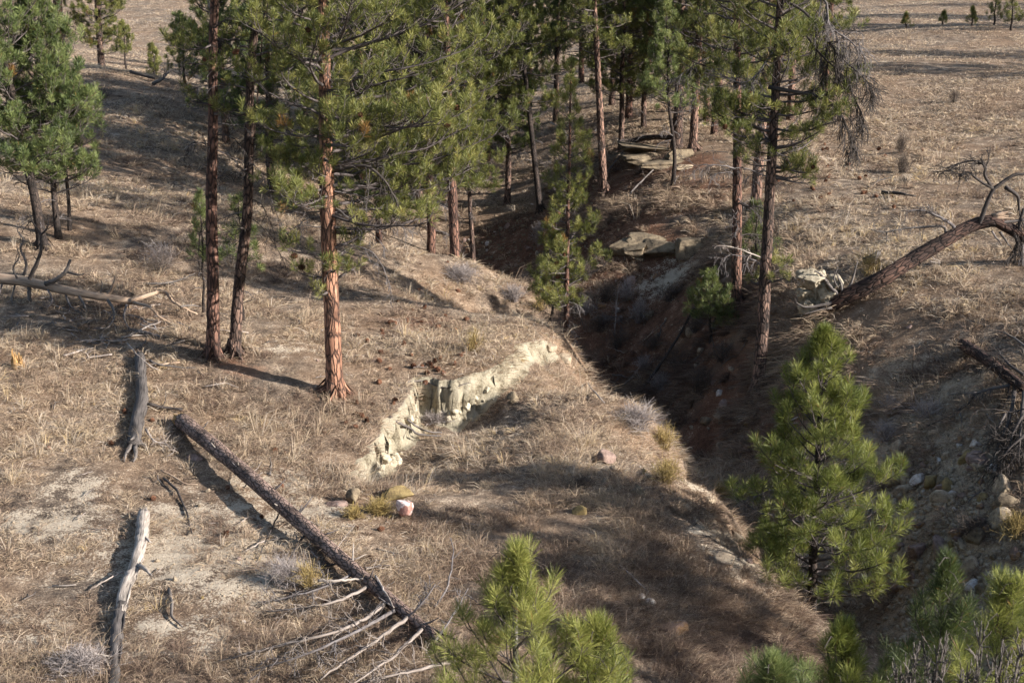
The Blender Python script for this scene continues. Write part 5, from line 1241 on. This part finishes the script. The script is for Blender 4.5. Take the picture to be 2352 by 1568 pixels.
CLODS = [lump_mesh("clay_clod", (.5, .42, .36), 260 + k, .3, 1.8, 4, 3, True, .12) for k in range(5)]
for me in CLODS: me.materials.append(M['clay'])
r = np.random.default_rng(9)
for k in range(46):
    px, py, sx, sy = [(985,962,25,10),(1040,955,30,10),(1110,915,25,10),(900,1040,14,22),(865,1085,14,12),(950,955,14,10)][int(r.integers(6))]
    p = hit(px + sx * r.standard_normal(), py + sy * r.standard_normal()); sc_ = .08 + .26 * r.random() ** 2.5
    o = link("clay_clod", CLODS[int(r.integers(5))], None, None, p + np.array([0, 0, .06 * sc_])); o.scale = (sc_,) * 3; o.rotation_euler = tuple(r.random(3) * 6.28)
    tag(o, "crumbled clay clod at the foot of the scarp", "clod", "clods under the scarp")
scatter_stones(60, [(1640,900,50,60),(1560,780,60,50),(1480,700,60,40),(1680,1000,40,60),(1760,1050,40,60)], "stone lodged in the shaded gully bank below the mottled trunk", "stones in the gully bank", .10, .5, 5)
# gravel: the countless chips between the stones
def gravel(name, label, n, regions, smin, smax, mat, seed):
    r = np.random.default_rng(seed)
    bm = bmesh.new(); bmesh.ops.create_icosphere(bm, subdivisions=1, radius=1.0)
    U = np.array([v.co for v in bm.verts]); Fc = np.array([[v.index for v in f.verts] for f in bm.faces]); bm.free()
    cs = np.array([hit(*q[:2]) for q in regions]); k = r.integers(len(regions), size=n)
    sp = np.array([q[2] for q in regions])
    x = cs[k, 0] + sp[k] * r.standard_normal(n); y = cs[k, 1] + sp[k] * 1.2 * r.standard_normal(n); z = H(x, y)
    sz = smin + (smax - smin) * r.random(n) ** 3
    V = U[None] * (1 + .35 * r.standard_normal((n, len(U), 1))).clip(.45, 1.5) * (sz[:, None] * (.6 + .8 * r.random((n, 3))))[:, None, :]
    V = V + np.stack([x, y, z + sz * .2], -1)[:, None, :]
    idx = (Fc[None] + (np.arange(n) * len(U))[:, None, None]).ravel()
    o = link(name, raw_mesh(name, V.reshape(-1, 3), idx, np.full(n * len(Fc), 3)), M[mat]); tag(o, label, "gravel", kind="stuff")
gravel("gravel", "loose stone chips strewn over the scree slope", 5200, [(2150,1170,1.3),(2240,1230,1.3),(2080,1330,1.0),(2120,1000,1.4),(2290,1400,1.0),(1960,1150,1.0)], .012, .07, 'rock_tan', 1)
gravel("gravel", "pale clods and chips on the bare sunlit slope", 1800, [(520,1270,1.6),(620,1350,1.2),(430,1190,1.2),(130,1200,1.0),(1680,1250,.5),(1600,1130,.4)], .006, .022, 'rock_tan', 2)
gravel("gravel", "flat chips on the reddish slope across the gully", 900, [(1230,570,1.6),(1330,620,2.0),(1150,540,1.0)], .02, .07, 'sandstone', 3)

# cones on the ground
def scatter_cones(n, regions, label, group, seed, smin=.9, smax=1.5):
    r = np.random.default_rng(seed)
    for k in range(n):
        px, py, sx, sy = regions[int(r.integers(len(regions)))]
        p = hit(px + sx * r.standard_normal(), py + sy * r.standard_normal())
        if p[1] > 90: continue
        s = smin + (smax - smin) * r.random(); o = link("pine_cone", CONE, None, None, p + np.array([0, 0, .045 * s]))
        o.rotation_euler = tuple(r.random(3) * 6.28); o.scale = (s, s, s)
        tag(o, label, "pine cone", group)
scatter_cones(60, [(960,740,70,50),(900,820,70,60),(1040,780,60,40),(990,850,30,20),(860,950,60,40)], "brown open pine cone lying on the spur between the big pine and the scarp", "pine cones on the spur", 1)
scatter_cones(50, [(1960,360,60,30),(1930,440,80,30),(1850,380,60,40)], "brown pine cone lying on the meadow right of the stand", "pine cones on the meadow", 2, 1.0, 1.7)
scatter_cones(16, [(700,1150,200,120),(520,1000,160,80)], "brown pine cone dropped on the sunlit slope near the long log", "pine cones near the long log", 3)

# ------------------------------------------------------------------ shrubs
def shrub_mesh(name, R, Hh, n, seed, fine=4, lean=(0, 0), w=.007):
    r = np.random.default_rng(seed); V, I, T = [], [], []
    az = r.random(n) * 6.283; el = np.radians(20 + 68 * r.random(n) ** .7)
    d = np.stack([np.cos(az) * np.cos(el) + lean[0], np.sin(az) * np.cos(el) + lean[1], np.sin(el)], -1)
    L = (0.55 + 0.5 * r.random(n))
    p0 = np.stack([.12 * R * r.standard_normal(n), .12 * R * r.standard_normal(n), np.full(n, -.03)], -1)
    sc = np.array([R, R, Hh])
    p1 = p0 + d * L[:, None] * sc * .55; p2 = p1 + norm(d + .45 * r.standard_normal((n, 3))) * L[:, None] * sc * .5
    A_, B_ = [p0, p1], [p1, p2]; W = [np.full(n, 1.4), np.full(n, 1.0)]
    for k in range(fine):
        t = .2 + .8 * r.random(n); o = p1 + (p2 - p1) * t[:, None]
        e = o + norm(d * .8 + .75 * r.standard_normal((n, 3))) * (.22 + .25 * r.random(n))[:, None] * sc
        A_.append(o); B_.append(e); W.append(np.full(n, .8))
    a = np.vstack(A_); b = np.vstack(B_); ww = np.concatenate(W)[:, None] * w
    s = norm(np.cross(b - a, r.standard_normal(a.shape))) * ww
    X = np.stack([a - s * .5, a + s * .5, b + s * .25, b - s * .25], 1).reshape(-1, 3)
    m = len(a); idx = (np.arange(m)[:, None] * 4 + np.arange(4)).ravel()
    tone = np.clip(np.repeat(np.concatenate([np.full(2 * n, .25), .35 + .55 * r.random(m - 2 * n)]), 4), 0, 1)
    return raw_mesh(name, X, idx, np.full(m, 4), {"tone": tone})
def shrub(name, label, px, py, R, Hh, n, mat, seed, fine=4, lean=(0, 0), group=None, w=.008, cat="shrub"):
    p = hit(px, py); o = link(name, shrub_mesh(name, R, Hh, n, seed, fine, lean, w), M[mat], None, p)
    return tag(o, label, cat, group)
shrub("sagebrush", "wide dark twiggy shrub in the grass behind the fallen tree", 368, 628, .75, .55, 130, 'sage_dark', 1)
shrub("grass_clump", "pale straw clump directly behind the wide dark twiggy shrub", 370, 612, .75, .75, 150, 'sage', 2, 2)
shrub("sagebrush", "grey wiry sagebrush beside the long log's lower half", 668, 1345, .55, .55, 170, 'sage', 3, 5, (-.3, .1), None, .006)
shrub("grass_clump", "tan drooping clump right of the grey wiry sagebrush", 712, 1352, .45, .5, 120, 'rabbitbrush', 4, 2)
shrub("sagebrush", "ash white sagebrush on the spur crest left of the reddish slope", 1060, 645, .8, .6, 190, 'sage', 5, 5)
shrub("sagebrush", "whitish spiky sagebrush on the crest beyond the grassy spur top", 1180, 690, .55, .55, 170, 'sage', 6, 4)
shrub("rabbitbrush", "yellowish rabbitbrush with seed heads on the crest left of the slim pine", 1240, 712, .4, .5, 110, 'rabbitbrush', 7, 4)
shrub("sagebrush", "big grey sagebrush hanging over the gully's edge", 1462, 985, .75, .6, 230, 'sage', 8, 5)
shrub("rabbitbrush", "straw coloured rabbitbrush at the gully edge below the big grey sagebrush", 1525, 1030, .45, .6, 130, 'rabbitbrush', 9, 4)
shrub("rabbitbrush", "mustard rabbitbrush dome by the gully edge near the tall young pine", 1655, 1140, .35, .35, 150, 'rabbitbrush', 10, 5)
shrub("rabbitbrush", "golden rabbitbrush dome left of the blotched rock", 870, 1180, .36, .34, 190, 'rabbitbrush', 11, 5)
shrub("rabbitbrush", "smaller golden tuft left of the golden rabbitbrush dome", 812, 1190, .26, .30, 110, 'rabbitbrush', 12, 4)
shrub("sagebrush", "pinkish grey brush heap at the foot of the scarp's left wall", 985, 968, .5, .3, 170, 'sage', 13, 5, (.5, -.2))
shrub("sagebrush", "dull purple grey shrub on the spur's right shoulder", 1335, 1125, .4, .35, 120, 'sage_dark', 14, 4)
shrub("rabbitbrush", "brown flower headed brush beside the lit spur edge", 1530, 1110, .5, .55, 150, 'rabbitbrush', 15, 4)
shrub("grass_clump", "tall straw bunch on the spur top above the scarp", 1085, 808, .35, .75, 110, 'rabbitbrush', 16, 1, (.25, 0))
shrub("sagebrush", "dark round juniper like shrub, uppermost of the meadow's dark row", 2070, 352, .35, .7, 120, 'sage_dark', 17)
shrub("sagebrush", "dark wide shrub in the middle of the meadow's dark row", 2072, 398, .5, .75, 150, 'sage_dark', 18)
shrub("sagebrush", "small dark shrub at the bottom of the meadow's dark row", 2076, 424, .3, .3, 80, 'sage_dark', 19)
shrub("sagebrush", "lone dark tuft higher on the right meadow", 2192, 236, .4, .6, 90, 'sage_dark', 20)
shrub("sagebrush", "dark shrub on the sunny hillside above the shadow band", 232, 226, .9, .6, 120, 'sage_dark', 21)
shrub("grass_clump", "orange straw clump on the rim under the leaning trunk", 2000, 630, .7, .75, 170, 'rabbitbrush', 22, 1)
shrub("grass_clump", "pale straw clump on the slope above the scree", 2050, 950, .55, .5, 150, 'sage', 23, 2)
shrub("grass_clump", "pale straw clump right of the other on the slope above the scree", 2130, 960, .6, .5, 160, 'sage', 24, 2)
shrub("grass_clump", "lowest pale straw clump above the scree near the tall young pine", 2035, 1010, .6, .5, 160, 'sage', 25, 2)
shrub("sagebrush", "grey brush on the steep bank at the bottom left corner", 190, 1545, .6, .4, 220, 'sage', 26, 6)
shrub("sagebrush", "black matted brush on the far slope below the dead treetop", 2240, 1230, .6, .4, 170, 'sage_dark', 27, 5)
shrub("sagebrush", "tawny weeds at the right edge below the half buried boulder", 2330, 1230, .5, .5, 150, 'rabbitbrush', 28, 3)
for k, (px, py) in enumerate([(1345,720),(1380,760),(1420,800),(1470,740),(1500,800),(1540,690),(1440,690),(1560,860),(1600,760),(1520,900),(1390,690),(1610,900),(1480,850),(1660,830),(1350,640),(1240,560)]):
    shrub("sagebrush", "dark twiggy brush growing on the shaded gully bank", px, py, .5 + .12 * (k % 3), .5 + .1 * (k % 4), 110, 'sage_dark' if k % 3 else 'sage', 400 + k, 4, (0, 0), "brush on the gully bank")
# bare grey shrub in the bottom right corner
p0 = at(2210, 1640, 14.6); p0[2] = float(H(p0[0], p0[1])); root = empty("bare_shrub", p0); tag(root, "bare ash grey branching shrub in front of the bottom right pines", "shrub")
top_z = at(2210, 1470, 14.6)[2] - p0[2]
for k in range(14):
    tx = at(2060 + 24 * k + 10 * R_.standard_normal(), 1430 + 110 * R_.random(), 14.6) - p0
    wood_part("stem", [np.array([.05 * R_.standard_normal(), .05 * R_.standard_normal(), 0]), tx * [.35, .35, .5] + [0, 0.1 * R_.standard_normal(), 0], tx * [.8, .8, .8], tx], .014, .005, 'wood_grey', root, R_, 12, .5, -.1, 2)

# ------------------------------------------------------------------ pines standing just outside the frame, which throw the shade
def caster(label, x, y, h, rr_, seed, nb=64, c0=2.5):
    pine(label, np.array([x, y, float(H(x, y))]), h, .2, crown0=c0, prof=((0, rr_ * .8), (.3, rr_), (.7, rr_ * .7), (1, .3)), nb=nb, seed=seed, bark='bark_red', q=dict(tone=.45, sp=.3), npt=26, w=.022, group="pines outside the view on the right")
def shade_tree(label, px, py, L, rr_, seed, nb, c0=2.5):
    """stands sunward of a photo pixel so that its top's shadow falls there"""
    p = hit(px, py); d = SUN_DIR_XY / np.linalg.norm(SUN_DIR_XY); x, y = p[0] + d[0] * L, p[1] + d[1] * L
    caster(label, x, y, p[2] + L * math.tan(SUN_ELEV) - float(H(x, y)), rr_, seed, nb, c0)
shade_tree("pine on the right bank whose shade crosses the lower spur", 960, 1172, 26, 1.7, 201, 30)
shade_tree("second pine on the right bank, nearer the viewer", 1290, 1300, 24, 2.0, 203, 30)
shade_tree("pine on the right bank nearest the viewer", 1180, 1450, 24, 1.8, 204, 26)
for x_, y_, h_, lb_ in [(40, 69, 13, "pine beyond the right edge, nearest of the meadow group"), (45, 73, 12, "second pine beyond the right edge of the meadow"), (42, 87, 12, "third pine beyond the right edge of the meadow"), (48, 91, 13, "fourth pine beyond the right edge of the meadow"), (55, 96, 13, "farthest pine beyond the right edge of the meadow")]:
    caster(lb_, x_, y_, h_, 2.8, 205 + int(x_), 60, 1.0)
